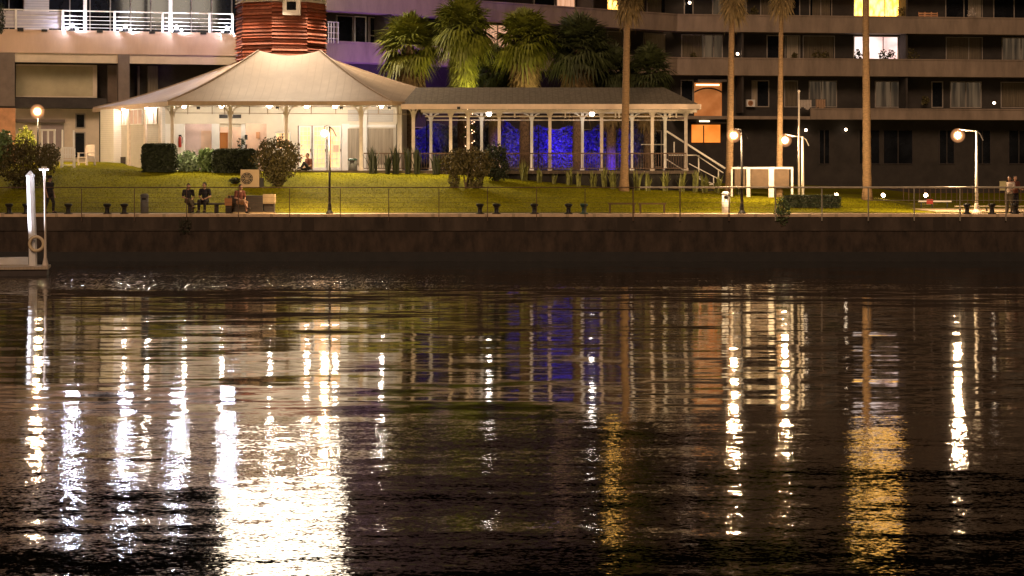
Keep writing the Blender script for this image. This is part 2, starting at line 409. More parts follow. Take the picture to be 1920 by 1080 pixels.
# ------------------------------------------------------------------ water
def make_water():
    m = bpy.data.materials.new('harbour_water'); m.use_nodes = True
    n = m.node_tree.nodes; l = m.node_tree.links; b = n['Principled BSDF']
    b.inputs['Base Color'].default_value = (0.006,0.005,0.004,1)
    b.inputs['Roughness'].default_value = 0.05
    b.inputs['IOR'].default_value = 1.333
    tc = n.new('ShaderNodeTexCoord')
    def layer(scale, st, amp, detail=2.0, rough=0.5, off=(0,0,0)):
        mp = n.new('ShaderNodeMapping'); mp.inputs['Scale'].default_value = st; mp.inputs['Location'].default_value = off
        l.new(tc.outputs['Object'], mp.inputs[0])
        z = n.new('ShaderNodeTexNoise'); z.inputs['Scale'].default_value = scale
        z.inputs['Detail'].default_value = detail; z.inputs['Roughness'].default_value = rough
        l.new(mp.outputs[0], z.inputs['Vector'])
        s = n.new('ShaderNodeVectorMath'); s.operation = 'SUBTRACT'; s.inputs[1].default_value = (0.5,0.5,0.5)
        l.new(z.outputs['Color'], s.inputs[0])
        k = n.new('ShaderNodeVectorMath'); k.operation = 'MULTIPLY'; k.inputs[1].default_value = (amp[0], amp[1], 0)
        l.new(s.outputs[0], k.inputs[0])
        return k.outputs[0]
    def addv(a, c):
        s = n.new('ShaderNodeVectorMath'); s.operation = 'ADD'; l.new(a, s.inputs[0]); l.new(c, s.inputs[1]); return s.outputs[0]
    def scl(a, f):
        s = n.new('ShaderNodeVectorMath'); s.operation = 'SCALE'; l.new(a, s.inputs[0])
        if isinstance(f, float): s.inputs['Scale'].default_value = f
        else: l.new(f, s.inputs['Scale'])
        return s.outputs[0]
    def mth(op, a, c, d=None):
        s = n.new('ShaderNodeMath'); s.operation = op
        for i, v in enumerate((a, c) + ((d,) if d is not None else ())):
            if isinstance(v, (int, float)): s.inputs[i].default_value = v
            else: l.new(v, s.inputs[i])
        return s.outputs[0]
    swell = layer(0.45, (0.30,1,1), (0.016,0.085), 2)          # metre-long ripples
    mid   = layer(1.6, (0.26,1,1), (0.035,0.13), 2.5, 0.55, (7,3,1))
    fine  = layer(6.0, (0.6,1,1), (0.10,0.13), 2.0, 0.6, (3,9,2))
    spark = layer(20.0, (.8,1,1), (0.22,0.25), 1.5, 0.6, (1,2,5))
    glint = layer(15.0, (1,.11,1), (0.30,0.34), 2.0, 0.7, (4,2,6))
    sx = n.new('ShaderNodeSeparateXYZ'); l.new(tc.outputs['Object'], sx.inputs[0])
    # wind: a ruffled strip along the quay, calm middle water, livelier near water
    wn = n.new('ShaderNodeTexNoise'); wn.inputs['Scale'].default_value = 0.05; wn.inputs['Detail'].default_value = 2
    l.new(tc.outputs['Object'], wn.inputs['Vector'])
    yw = mth('MULTIPLY_ADD', mth('SUBTRACT', wn.outputs[0], 0.5), 5.0, sx.outputs[1])
    def ramp(v, a, c):
        r = n.new('ShaderNodeMapRange'); r.interpolation_type = 'SMOOTHSTEP'
        r.inputs['From Min'].default_value = a; r.inputs['From Max'].default_value = c
        l.new(v, r.inputs['Value']); return r.outputs[0]
    strip = mth('MULTIPLY', ramp(yw, -23.5, -20.5), mth('MULTIPLY_ADD', ramp(mth('MULTIPLY_ADD', mth('SUBTRACT', wn.outputs[0], 0.5), 16.0, sx.outputs[0]), -6.0, 1.0), -0.72, 1.0))
    near = mth('SUBTRACT', 1.0, ramp(yw, -62.5, -58.5))
    f_sp = mth('MULTIPLY_ADD', strip, 0.2, mth('MULTIPLY_ADD', near, 0.46, 0.03))
    f_fi = mth('MULTIPLY_ADD', strip, 1.0, mth('MULTIPLY_ADD', near, 0.38, 0.20))
    l.new(mth('MULTIPLY_ADD', strip, 0.03, 0.05), b.inputs['Roughness'])
    v = addv(addv(swell, scl(mid, 0.75)), addv(scl(glint, strip), addv(scl(fine, f_fi), scl(spark, f_sp))))
    up = n.new('ShaderNodeVectorMath'); up.operation = 'ADD'; up.inputs[1].default_value = (0,0,1); l.new(v, up.inputs[0])
    nm = n.new('ShaderNodeVectorMath'); nm.operation = 'NORMALIZE'; l.new(up.outputs[0], nm.inputs[0])
    l.new(nm.outputs[0], b.inputs['Normal'])
    return m
M['water'] = make_water()
o = MB().quad((-600,-400,0),(600,-400,0),(600,-0.02,0),(-600,-0.02,0)).build('water', M['water']); tag(o, kind='structure')

# ------------------------------------------------------------------ facade frames
class Frame:
    """plan line from (px0,d0) to (px1,d1); w grows away from the water"""
    def __init__(s, px0, d0, px1, d1):
        s.a = Vector((X(px0, d0), d0 - 100)); b = Vector((X(px1, d1), d1 - 100))
        s.L = (b - s.a).length; s.u = (b - s.a) / s.L
        s.n = Vector((-s.u.y, s.u.x))       # pointing away
        if s.n.y < 0: s.n = -s.n
    def s_of(s, px, w=0.0):
        k = (px - 960) / FPX        # ray: X = k*d, Y = d-100
        o = s.a + s.n * w
        # o + u*t = (k d, d-100)
        # o.x + u.x t = k d ; o.y + u.y t = d - 100
        t = (k * (o.y + 100) - o.x) / (s.u.x - k * s.u.y)
        return t
    zs = 1.0
    def pt(s, t, w, z):
        q = s.a + s.u * t + s.n * w
        return Vector((q.x, q.y, CAMZ + (z-CAMZ)*s.zs))
    def d_of(s, px, w=0.0):
        return s.pt(s.s_of(px, w), w, 0).y + 100
    def z_of(s, px, py, w=0.0): return Z(py, s.d_of(px, w))
    def box(s, mb, px0, px1, w0, w1, z0, z1):
        t0, t1 = s.s_of(px0, w0), s.s_of(px1, w0)
        return s.boxt(mb, t0, t1, w0, w1, z0, z1)
    def boxt(s, mb, t0, t1, w0, w1, z0, z1):
        if s.zs != 1.0 and z0 <= 3.6: z0 = 1.8
        b = [s.pt(t0, w0, z0), s.pt(t1, w0, z0), s.pt(t1, w1, z0), s.pt(t0, w1, z0)]
        t = [s.pt(t0, w0, z1), s.pt(t1, w0, z1), s.pt(t1, w1, z1), s.pt(t0, w1, z1)]
        return mb.hexa(b, t)

def window(F, parent, px0, px1, z0, z1, w, mullions=(), pane='glass_dark', frame='frame', curtain=None, cmat='curtain', fw=0.07, transom=None):
    """aluminium window standing 3 cm proud of the wall at depth w"""
    t0, t1 = F.s_of(px0, w), F.s_of(px1, w)
    fr = MB()
    a = w - 0.06
    F.boxt(fr, t0, t0+fw, a, w+0.02, z0, z1); F.boxt(fr, t1-fw, t1, a, w+0.02, z0, z1)
    F.boxt(fr, t0+fw, t1-fw, a, w+0.02, z1-fw, z1); F.boxt(fr, t0+fw, t1-fw, a, w+0.02, z0, z0+fw)
    for p in mullions:
        c = t0 + (t1-t0)*p
        F.boxt(fr, c-fw/2, c+fw/2, a+.005, w+0.02, z0+fw, z1-fw)
    if transom:
        F.boxt(fr, t0+fw, t1-fw, a+.01, w+0.02, transom-fw/2, transom+fw/2)
    f = fr.build('window', M[frame], parent)
    pn = MB(); F.boxt(pn, t0+fw, t1-fw, w-0.02, w+0.01, z0+fw, z1-fw)
    pn.build('pane', M[pane], f)
    if curtain:
        c0, c1 = t0+fw+(t1-t0-2*fw)*curtain[0], t0+fw+(t1-t0-2*fw)*curtain[1]
        cm = MB(); N = max(6, int((c1-c0)/0.07))
        for i in range(N):
            s0 = c0+(c1-c0)*i/N; s1 = c0+(c1-c0)*(i+1)/N
            wa = w-0.035-0.02*(i % 2)
            wb = w-0.035-0.02*((i+1) % 2)
            cm.quad(F.pt(s0, wa, z0+fw+.02), F.pt(s1, wb, z0+fw+.02), F.pt(s1, wb, z1-fw-.01), F.pt(s0, wa, z1-fw-.01))
        cm.build('curtain', M[cmat], f)
    return f

# ------------------------------------------------------------------ apartment block (bent facade)
apt = thing('apartment_building', 'long brown apartment block with stacked balcony bands and dark windows behind the palms', 'building', (0,0,0))
FB = Frame(612, 133.6, 1270, 155.4)
FC = Frame(1270, 155.4, 1990, 160.2)
floors = [(7.37, 8.12), (10.42, 11.62), (13.45, 14.62), (16.5, 17.65), (19.55, 20.7)]
RW = 1.7
LB, LC = FB.L, FC.L
for i, (z0, z1) in enumerate(floors):
    mb = MB()
    if i > 0:
        FB.boxt(mb, 0, LB, 0, 0.16, z0, z1); FB.boxt(mb, 0, LB, 0.16, RW, z0, z0+0.22)
    FC.boxt(mb, 0 if i > 0 else FC.s_of(1520), LC, 0.003, 0.16, z0, z1)
    FC.boxt(mb, 0, LC, 0.16, RW, z0+0.003, z0+0.22)
    mb.build('balcony', M['band'], apt)
    mb = MB()
    if i > 0: FB.boxt(mb, 0.0, LB, -0.04, -0.0, z1-0.05, z1+0.04)
    FC.boxt(mb, 0 if i > 0 else FC.s_of(1520), LC, -0.04, 0.0, z1-0.05, z1+0.04)
    mb.build('coping', M['band'], apt)
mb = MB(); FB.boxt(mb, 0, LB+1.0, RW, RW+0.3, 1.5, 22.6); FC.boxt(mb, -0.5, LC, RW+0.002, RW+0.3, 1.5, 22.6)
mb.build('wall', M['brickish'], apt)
mb = MB(); FB.boxt(mb, 0, LB, -0.2, 14, 22.6, 23.0); FC.boxt(mb, 0, LC, -0.2, 14, 22.61, 23.01)
mb.build('roof', M['wall_dark'], apt)
mb = MB(); FC.boxt(mb, LC, LC+0.3, 0, 14, 1.5, 22.6); mb.build('side_wall', M['wall_dark'], apt)
# dividing fins between loggias
mb = MB()
for z0, z1 in ((8.12,10.42),(11.62,13.45),(14.62,16.5),(17.65,19.55)):
    for px in (1392, 1700, 2000):
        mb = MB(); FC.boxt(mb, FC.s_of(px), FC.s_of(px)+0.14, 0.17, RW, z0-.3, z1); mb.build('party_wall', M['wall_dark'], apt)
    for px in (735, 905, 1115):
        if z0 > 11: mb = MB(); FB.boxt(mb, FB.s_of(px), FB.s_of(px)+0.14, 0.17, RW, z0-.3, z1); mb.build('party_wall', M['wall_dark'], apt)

w = RW
lev = {3: (8.25, 10.15), 2: (11.3, 13.35), 1: (14.25, 16.3), 0: (17.3, 19.3)}
def wc(F, px0, px1, lv, **k):
    z0, z1 = lev[lv]; return window(F, apt, px0, px1, z0, z1, RW, **k)
# facade C, level 1 (top rows of the photo)
wc(FC, 1282, 1300, 1); wc(FC, 1335, 1400, 1, mullions=(.5,), pane='win_dim'); wc(FC, 1425, 1500, 1, mullions=(.35,), curtain=(.0,.3), cmat='curtain_dim')
wc(FC, 1517, 1560, 1, mullions=(.5,), curtain=(.1,.95), cmat='curtain_dim')
wc(FC, 1600, 1686, 1, mullions=(.33,.68), pane='win_yellow', frame='frame_white')
wc(FC, 1772, 1842, 1, mullions=(.5,), curtain=(.62,.98)); wc(FC, 1862, 1940, 1, mullions=(.5,))
# level 0 and above are out of frame but mirrored in the water
wc(FC, 1600, 1686, 0, mullions=(.33,.68), pane='win_yellow', frame='frame_white')
for a, b in ((1320,1400),(1440,1520),(1760,1840),(1870,1960)): wc(FC, a, b, 0, mullions=(.5,))
# level 2
wc(FC, 1277, 1355, 2, mullions=(.55,.78), pane='win_dim', curtain=(.0,.5), cmat='curtain_dim')
wc(FC, 1437, 1500, 2, mullions=(.55,), curtain=(.6,.98))
wc(FC, 1505, 1565, 2, curtain=(.02,.98), cmat='curtain_dim')
wc(FC, 1600, 1684, 2, mullions=(.33,.66), pane='win_white', frame='frame_white')
wc(FC, 1773, 1842, 2, mullions=(.62,), curtain=(.0,.98), cmat='curtain_dim')
wc(FC, 1878, 1950, 2, mullions=(.5,), pane='win_dim')
# level 3
wc(FC, 1276, 1300, 3)
wc(FC, 1409, 1442, 3, mullions=(.3,), curtain=(.0,.28), cmat='curtain')
wc(FC, 1470, 1496, 3, curtain=(.02,.98), cmat='curtain_dim')
wc(FC, 1516, 1569, 3, mullions=(.45,), pane='win_dim'); wc(FC, 1640, 1698, 3, mullions=(.5,), pane='win_dim')
wc(FC, 1746, 1768, 3); wc(FC, 1781, 1840, 3, mullions=(.5,), pane='win_dim'); wc(FC, 1876, 1940, 3, curtain=(.02,.98), cmat='curtain_dim')
# ground floor, almost dark
for a, b in ((1535,1556),(1610,1650),(1655,1712),(1760,1790),(1825,1858),(1890,1930)):
    window(FC, apt, a, b, 4.2, 6.7, RW, mullions=(.5,), frame='wall_dark')
# orange lit stair recess with rounded ceiling, and lit awning beneath
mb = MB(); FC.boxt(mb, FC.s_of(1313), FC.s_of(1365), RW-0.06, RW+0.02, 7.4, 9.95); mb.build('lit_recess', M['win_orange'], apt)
mb = MB(); FC.boxt(mb, FC.s_of(1312), FC.s_of(1366), 0.4, RW-.07, 9.98, 10.14); mb.build('recess_ceiling', M['soffit'], apt)
mb = MB(); FC.boxt(mb, FC.s_of(1316), FC.s_of(1360), RW-0.12, RW-.07, 9.75, 9.85); mb.build('sconce', emit('sconce', (1,.6,.25), 3.5), apt)
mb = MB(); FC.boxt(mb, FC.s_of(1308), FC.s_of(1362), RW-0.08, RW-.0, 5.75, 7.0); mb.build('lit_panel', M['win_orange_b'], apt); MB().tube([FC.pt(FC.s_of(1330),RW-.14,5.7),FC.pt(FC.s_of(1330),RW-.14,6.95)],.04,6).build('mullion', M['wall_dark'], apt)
mb = MB()
for k in range(10):
    u0, u1 = k/10, (k+1)/10; a_, b_ = FC.s_of(1313), FC.s_of(1365)
    f0, f1 = .28*(2*u0-1)**2, .28*(2*u1-1)**2
    mb.hexa([FC.pt(a_+(b_-a_)*u0,RW-.11,9.52-f0),FC.pt(a_+(b_-a_)*u1,RW-.11,9.52-f1),FC.pt(a_+(b_-a_)*u1,RW-.065,9.52-f1),FC.pt(a_+(b_-a_)*u0,RW-.065,9.52-f0)],[FC.pt(a_+(b_-a_)*u0,RW-.11,9.62-f0),FC.pt(a_+(b_-a_)*u1,RW-.11,9.62-f1),FC.pt(a_+(b_-a_)*u1,RW-.065,9.62-f1),FC.pt(a_+(b_-a_)*u0,RW-.065,9.62-f0)])
mb.build('arch_trim', M['wall_dark'], apt)
mb = MB(); FC.boxt(mb, FC.s_of(1308), FC.s_of(1368), RW-1.2, RW-.01, 7.08, 7.18); mb.build('canopy', M['wall_dark'], apt)
mb = MB(); FC.boxt(mb, FC.s_of(1322), FC.s_of(1340), RW-0.35, RW-.1, 7.2, 7.28); mb.build('sconce', emit('sconce_b', (1,.75,.45), 3.5), apt)
# facade B, levels 1 and 2
wc(FB, 630, 662, 2, mullions=(.98,)); wc(FB, 664, 686, 2, frame='frame_white'); wc(FB, 690, 717, 2, mullions=(.1,), transom=12.2)
wc(FB, 760, 800, 2); wc(FB, 902, 962, 2, mullions=(.5,), pane='win_peach'); wc(FB, 1138, 1166, 2, curtain=(.02,.98), cmat='curtain_dim', frame='frame')
wc(FB, 1206, 1262, 2, curtain=(.02,.98), cmat='curtain')
wc(FB, 1000, 1040, 1); wc(FB, 1042, 1078, 1, pane='win_peach'); wc(FB, 1137, 1160, 1, pane='win_yellow'); wc(FB, 1212, 1258, 1, curtain=(.0,.6), cmat='curtain_dim')
for a, b in ((640,700),(720,780),(1000,1040),(1090,1130)): wc(FB, a, b, 0, mullions=(.5,))
wc(FB, 1130, 1165, 0, mullions=(.5,), pane='win_dim')
for a, b in ((640,690),(760,830),(900,950),(1000,1060),(1090,1150),(1190,1240)):
    window(FB, apt, a, b, 4.0, 6.6, RW, mullions=(.5,))

# terrace balustrade wire/grille by the tower
t = thing('balcony_railing', 'short white grid balcony railing directly beside the red tower', 'railing')
mb = MB()
for px in (614, 619, 624, 632):
    FB.boxt(mb, FB.s_of(px), FB.s_of(px)+.04, -.10, -.06, 11.5, 12.75)
for z in (11.75, 12.1, 12.45, 12.74):
    FB.boxt(mb, FB.s_of(612), FB.s_of(633), -.13, -.105, z, z+.04)
mb.build('grille', M['steel_white'], t)

# things on the balconies -------------------------------------------------
def chair_mesh(m=None):
    mb = MB()
    mb.box(-.24,.24,-.24,.24,.42,.46)
    for sx in (-1,1):
        mb.bar((.22*sx,-.22,0),(.22*sx,-.22,.64),.04); mb.bar((.22*sx,.22,0),(.22*sx,.28,.95),.04)
        mb.bar((.22*sx,-.24,.64),(.22*sx,.26,.66),.05,.03)
    for i in range(4): mb.bar((-.2,.25+.01*i,.55+.11*i),(.2,.25+.01*i,.55+.11*i),.03,.07)
    return mb
for px, lab in ((1731,'orange lit balcony chair nearest the yellow window on the top balcony'),(1743,'middle orange lit balcony chair on the top balcony'),(1755,'orange lit balcony chair farthest from the yellow window on the top balcony')):
    o = chair_mesh().build('balcony_chair', M['orange_wall']); p = FC.pt(FC.s_of(px,.6), .6, floors[2][0]+.222)
    o.location = p + Vector((0,0,.75)); o.location.z = p.z; o.rotation_euler.z = R(12)
    o.scale = (1,1,1.45)
    tag(o, lab, 'chair', 'chairs on the top balcony')
# air conditioner on level 3 wall
t = thing('air_conditioner', 'small white air conditioner box fixed to the block wall under a lit window', 'air conditioner', FC.pt(FC.s_of(1400,RW-.35), RW-.35, FC.z_of(1407, 200, RW-.35)), math.atan2(FC.u.y, FC.u.x))
MB().box(0,.62,0,.3,0,.5).build('casing', M['white_paint'], t)
mb = MB(); mb.lathe([(.19,0),(.19,.02),(.14,.02),(.14,.0)], n=16); o = mb.build('fan_grille', M['orange_wall'], t); o.rotation_euler = (R(90),0,0); o.location = (.28,-.005,.25)
# laundry
t = thing('hung_laundry', 'white and orange washing hanging over the balcony band beside a thin pole', 'laundry')
for a, b, y0, y1, mm in ((1502,1524,187,203,'cloth_pale'),(1532,1550,186,203,'cloth_tan')):
    mb = MB(); N = 8
    for i in range(N):
        s0 = FC.s_of(a)+(FC.s_of(b)-FC.s_of(a))*i/N; s1 = FC.s_of(a)+(FC.s_of(b)-FC.s_of(a))*(i+1)/N
        zt, zb = FC.z_of(a,y0), FC.z_of(a,y1)+.1*math.sin(i)
        wa, wb = .3+.03*(i%2), .3+.03*((i+1)%2)
        mb.hexa([FC.pt(s0,wa,zb),FC.pt(s1,wb,zb),FC.pt(s1,wb+.02,zb),FC.pt(s0,wa+.02,zb)],[FC.pt(s0,wa,zt),FC.pt(s1,wb,zt),FC.pt(s1,wb+.02,zt),FC.pt(s0,wa+.02,zt)])
    mb.build('cloth', M[mm], t)
mb = MB(); mb.tube([FC.pt(FC.s_of(1500),.33,FC.z_of(1500,186.5)),FC.pt(FC.s_of(1552),.33,FC.z_of(1552,186.5))],.012,6)
for a in (1500,1552): mb.tube([FC.pt(FC.s_of(a),.33,FC.z_of(a,186.5)),FC.pt(FC.s_of(a),.2,FC.z_of(a,206))],.012,6)
mb.build('line', M['iron'], t)
# small lit things on balconies
def tiny_lamp(F, px, py, w, r, label, mt):
    t = thing('wall_lamp', label, 'lamp', F.pt(F.s_of(px,w), w, F.z_of(px,py,w)))
    MB().ball((0,0,0), r, 10, 8).build('globe', M[mt], t)
    MB().box(-.03,.03,.0,.2,r*.6,r*.6+.05).build('bracket', M['iron'], t)
    return t
for px, py, w, lab in ((1383,101,.25,'tiny white lamp on the middle balcony beside a tall palm trunk'),(1864,193,.3,'tiny white lamp on the lower balcony toward the far end of the block'),
                       (1293,5,.9,'bluish white lamp shining inside the top balcony'),(1511,244,1.3,'tiny cold lamp on the dark ground floor by the flagpole'),
                       (1586,243,1.3,'tiny pale lamp on the dark ground floor beside a tall palm trunk'),(1728,35,.3,'tiny white lamp at the foot of the orange lit chairs'),
                       (1793,37,.3,'tiny white lamp at the balcony edge past the orange lit chairs')):
    tiny_lamp(FC, px, py, w, .10, lab, 'globe_small')

# ------------------------------------------------------------------ podium building (upper left)
pod = thing('terrace_building', 'cream podium building with a deep open floor below a railed roof terrace', 'building')
FA = Frame(-80, 132.8, 445, 138.0); FA.zs = 1.078
def A(a, b, w0, w1, z0, z1, mb=None, m=None, name=None):
    mb2 = mb or MB(); FA.box(mb2, a, b, w0, w1, z0, z1)
    if name: return mb2.build(name, M[m], pod)
    return mb2
tA = FA.s_of(575)
mb = MB(); FA.boxt(mb, 0, tA, 0, 6.0, 10.47, 11.77); mb.build('podium_band', M['plaster_pod'], pod)
mb = MB(); FA.boxt(mb, 0, tA, 0.15, 0.55, 9.96, 10.469); FA.boxt(mb, 0, tA, .55, 2.4, 10.3, 10.468); mb.build('beam', M['plaster'], pod)
mb = MB(); FA.boxt(mb, 0, tA, 2.4, 2.7, 1.5, 10.46); mb.build('wall', M['wall_dark'], pod)
for a, b, z0, z1 in ((-60,28,7.5,10.46),(222,243,3.5,10.46)):
    A(a, b, -0.02, .6, z0, z1, name='column', m='column_grey')
A(30, 182, 1.6, 1.75, 8.05, 9.9, name='panel', m='plaster_beige')
mb = MB(); A(30,182,1.56,1.6,9.82,9.9,mb); A(30,182,1.56,1.6,8.05,8.12,mb); A(174,182,1.56,1.6,8.13,9.81,mb); mb.build('panel_frame', M['plaster'], pod)
A(202, 221, 1.4, 1.7, 7.8, 9.9, name='pier', m='column_grey')
A(258, 262, 1.9, 2.2, 8.0, 9.9, name='pier', m='column_grey'); A(277, 296, 1.9, 2.2, 8.0, 9.9, name='pier', m='curtain_dim')
A(-60, 200, .2, 2.3, 7.42, 7.98, name='lower_beam', m='wall_dark')
A(-60, 29, .0, .5, 3.5, 7.4, name='orange_wall', m='orange_wall')
A(29, 186, 1.2, 1.5, 3.5, 7.41, name='lower_wall', m='plaster')
window(FA, pod, 141, 160, 6.3, 7.15, 1.2); window(FA, pod, 139, 160, 4.6, 6.1, 1.2)
window(FA, pod, 76, 120, 5.2, 6.6, 1.2, pane='blind_grey')
mb = MB(); A(30, 122, .9, 1.19, 6.62, 6.8, mb); mb.build('canopy', M['column_grey'], pod)
# upper storey behind the terrace
mb = MB(); FA.boxt(mb, 0, tA+.5, 6.0, 6.3, 10.5, 20); mb.build('upper_wall', M['glass_dark'], pod)
for a in range(-60, 600, 38):
    if 92 < a < 440 or a < 40:
        mb = MB(); FA.box(mb, a, a+2, 5.88, 5.98, 11.78, 15.0); mb.build('mullion', M['frame'], pod)
A(45, 92, 5.4, 5.9, 11.78, 16, name='louvre_wall', m='tile_white')
for a, b in ((157, 163), (317, 323)):
    A(a, b, 1.0, 1.25, 11.78, 18, name='slim_column', m='white_paint')
mb = MB(); FA.boxt(mb, 0, tA, .8, 6.3, 14.9, 15.3); mb.build('upper_slab', M['plaster_pod'], pod)
# terrace railing
t = thing('terrace_railing', 'white terrace railing with slim rails and posts above the cream podium', 'railing')
mb = MB()
ta, tb = FA.s_of(-40), FA.s_of(438)
for z, h in ((12.83,.07),(12.55,.025),(12.33,.025),(12.11,.025),(11.92,.025)):
    FA.boxt(mb, ta, tb, .17, .21, z, z+h)
mb.build('rail', M['steel_white'], t)
for px in (30, 118, 215, 305, 393, 436):
    mb = MB(); FA.box(mb, px-2, px+2, .10, .16, 11.77, 12.9); mb.build('post', M['steel_white'], t)
mb = MB(); FA.boxt(mb, ta, FA.s_of(118), .215, .225, 11.86, 12.8); mb.build('panel', mat('frosted_panel',(.42,.38,.42),.4,var=.1), t)
for i, (px, lab) in enumerate(((135,'cold white floodlight cluster on the terrace edge, nearest the louvred wall'),(235,'cold white floodlight cluster on the terrace edge, just past the first slim column'),
                (331,'cold white floodlight cluster on the terrace edge by the second slim column'),(426,'cold white floodlight cluster on the terrace edge, nearest the red tower'))):
    t = thing('terrace_light', lab, 'floodlight', FA.pt(FA.s_of(px,-.12), -.12, 11.77), group='floodlights along the terrace edge')
    for dx, dz, r in ((0,.30,.085),(-.28,.10,.05),(.30,.08,.06)):
        MB().ball((dx,0,dz), r, 10, 8).build('lamp_head', M['led'], t)
    MB().box(-.4,.42,.0,.10,-.04,.02).build('mount', M['iron'], t)
    mb = MB(); mb.box(-.03,.03,.02,.08,.02,.25); mb.build('stem', M['iron'], t)
for i, (px, lab) in enumerate(((38,'small dark fixture under the terrace railing beside the louvred wall'),(83,'small dark fixture under the terrace railing in front of the louvred wall'),(187,'small dark fixture between the first two terrace floodlights'),(285,'small dark fixture between the second and third terrace floodlights'),(381,'small dark fixture between the last two terrace floodlights'))):
    mb = MB(); FA.box(mb, px-5, px+6, -.10, -.003, 11.66, 11.79); FA.box(mb, px-2, px+2, -.14, -.10, 11.69, 11.76)
    o = mb.build('scupper', M['iron']); tag(o, lab, 'drain outlet', 'dark outlets under the terrace railing')

# ------------------------------------------------------------------ pavilion
DZ = 3.97      # deck level
pav = thing('pavilion', 'cream hipped roof pavilion with white timber walls and veranda posts below the red tower', 'pavilion')
EZ = 7.53
E = [P(175,200,130), P(315,190,115), P(735,190,115), P(905,195,120.4), P(870,195,130.5), P(235,195,132.4)]
for v in E: v.z = EZ
T = [P(452,100,127.5), P(485,95,121), P(600,95,121), P(628,100,127.5), P(605,100,128.6), P(470,100,128.6)]
for v in T: v.z = 10.43
T[0].z = 10.15; T[3].z = 10.15
mb = MB()
N = 14
tc_ = Vector((X(527,125.5), 25.5, 0))
def sag(p, f):
    return p
for i in range(6):
    a0, a1, b0, b1 = E[i], E[(i+1) % 6], T[i], T[(i+1) % 6]
    base = len(mb.v)
    for j in range(N+1):
        v = j / N
        for k in range(N+1):
            u = k / N
            lo = a0.lerp(a1, u); hi = b0.lerp(b1, u)
            if i == 1: hi = hi + Vector((0, .12*math.sin(math.pi*u), -.26*math.sin(math.pi*u)))
            p = lo.lerp(hi, v)
            p.z -= (0.42*math.sin(math.pi*v)*(1-v*.4) * 0.55 + 0.16*math.sin(math.pi*u)*math.sin(math.pi*v))
            mb.v.append(tuple(p))
    for j in range(N):
        for k in range(N):
            q = base + j*(N+1)+k
            mb.f.append((q, q+1, q+N+2, q+N+1)); mb.mi.append(0)
o = mb.build('roof', M['roof'], pav, smooth=True)
bm = bmesh.new(); bm.from_mesh(o.data); bmesh.ops.recalc_face_normals(bm, faces=bm.faces[:])
bm.to_mesh(o.data); bm.free()
# hip cappings
mb = MB()
for e, tt in zip(E, T):
    pts = []
    for j in range(N+1):
        v = j/N; p = e.lerp(tt, v); p.z -= 0.42*math.sin(math.pi*v)*(1-v*.4)*0.55 - 0.02; pts.append(p)
    MB().tube(pts, .045, 6).build('hip_cap', M['roof'], pav)
pass
# fascia and ceiling
mb = MB()
for i in range(6):
    a, b = E[i], E[(i+1) % 6]
    dr = (b-a).normalized(); nn = Vector((dr.y, -dr.x, 0))*.04
    mb.hexa([a+Vector((0,0,-.2)), b+Vector((0,0,-.2)), b-nn+Vector((0,0,-.2)), a-nn+Vector((0,0,-.2))],
            [a+Vector((0,0,.01)), b+Vector((0,0,.01)), b-nn+Vector((0,0,.01)), a-nn+Vector((0,0,.01))])
mb.build('fascia', M['fascia'], pav)
mb = MB(); cc = Vector((X(530,126), 26, 7.36))
ring = [Vector((e.x*.985+cc.x*.015, e.y*.985+cc.y*.015, 7.36)) for e in E]
mb.add([tuple(v) for v in ring], [tuple(range(6))]); mb.build('ceiling', M['ceiling'], pav)
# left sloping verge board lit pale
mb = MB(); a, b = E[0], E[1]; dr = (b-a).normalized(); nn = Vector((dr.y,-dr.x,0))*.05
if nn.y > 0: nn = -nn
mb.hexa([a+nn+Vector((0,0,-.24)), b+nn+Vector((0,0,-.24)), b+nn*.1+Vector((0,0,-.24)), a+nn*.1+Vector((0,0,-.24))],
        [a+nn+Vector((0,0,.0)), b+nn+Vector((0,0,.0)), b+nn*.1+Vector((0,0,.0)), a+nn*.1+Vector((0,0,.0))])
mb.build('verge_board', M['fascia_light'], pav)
# deck
mb = MB(); mb.box(X(300,115.2), X(1300,115.2)+.2, 15.2, 25.5, DZ-.16, DZ); mb.box(X(210,127), X(300,115.2), 20, 30, DZ-.16, DZ); mb.build('deck', M['deck'], pav)
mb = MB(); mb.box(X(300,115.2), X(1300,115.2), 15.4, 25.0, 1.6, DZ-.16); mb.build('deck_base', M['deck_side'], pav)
# walls --------------------------------------------------
FL = Frame(190, 126.8, 303, 118.9)
FW = Frame(303, 119.5, 750, 119.5)
WT = 7.35
def pw(F, a, b, z0, z1, m, w0=0.0, w1=0.2, name='wall'):
    mb = MB(); F.box(mb, a, b, w0, w1, z0, z1); return mb.build(name, M[m], pav)
# left angled wall
mb = MB(); FL.box(mb, 188, 213, -.35, 1.5, DZ-.4, WT); mb.build('wall', M['siding'], pav)
mb = MB(); FL.box(mb, 213, 303, .1, .3, DZ-.35, WT); mb.build('wall', M['siding_shaded'], pav)
for a in (214, 238, 269, 297): pw(FL, a, a+4, DZ-.3, WT, 'post_paint', .0, .099, 'pilaster')
for a, b in ((219,237),(243,268),(274,296)):
    window(FL, pav, a, b, 6.45, 7.3, .1, mullions=(.33,.66), pane='pink_wall', frame='frame_white', fw=.05)
pw(FL, 216, 234, DZ-.3, DZ+.72, 'wall_dark', .05, .1, 'hatch')
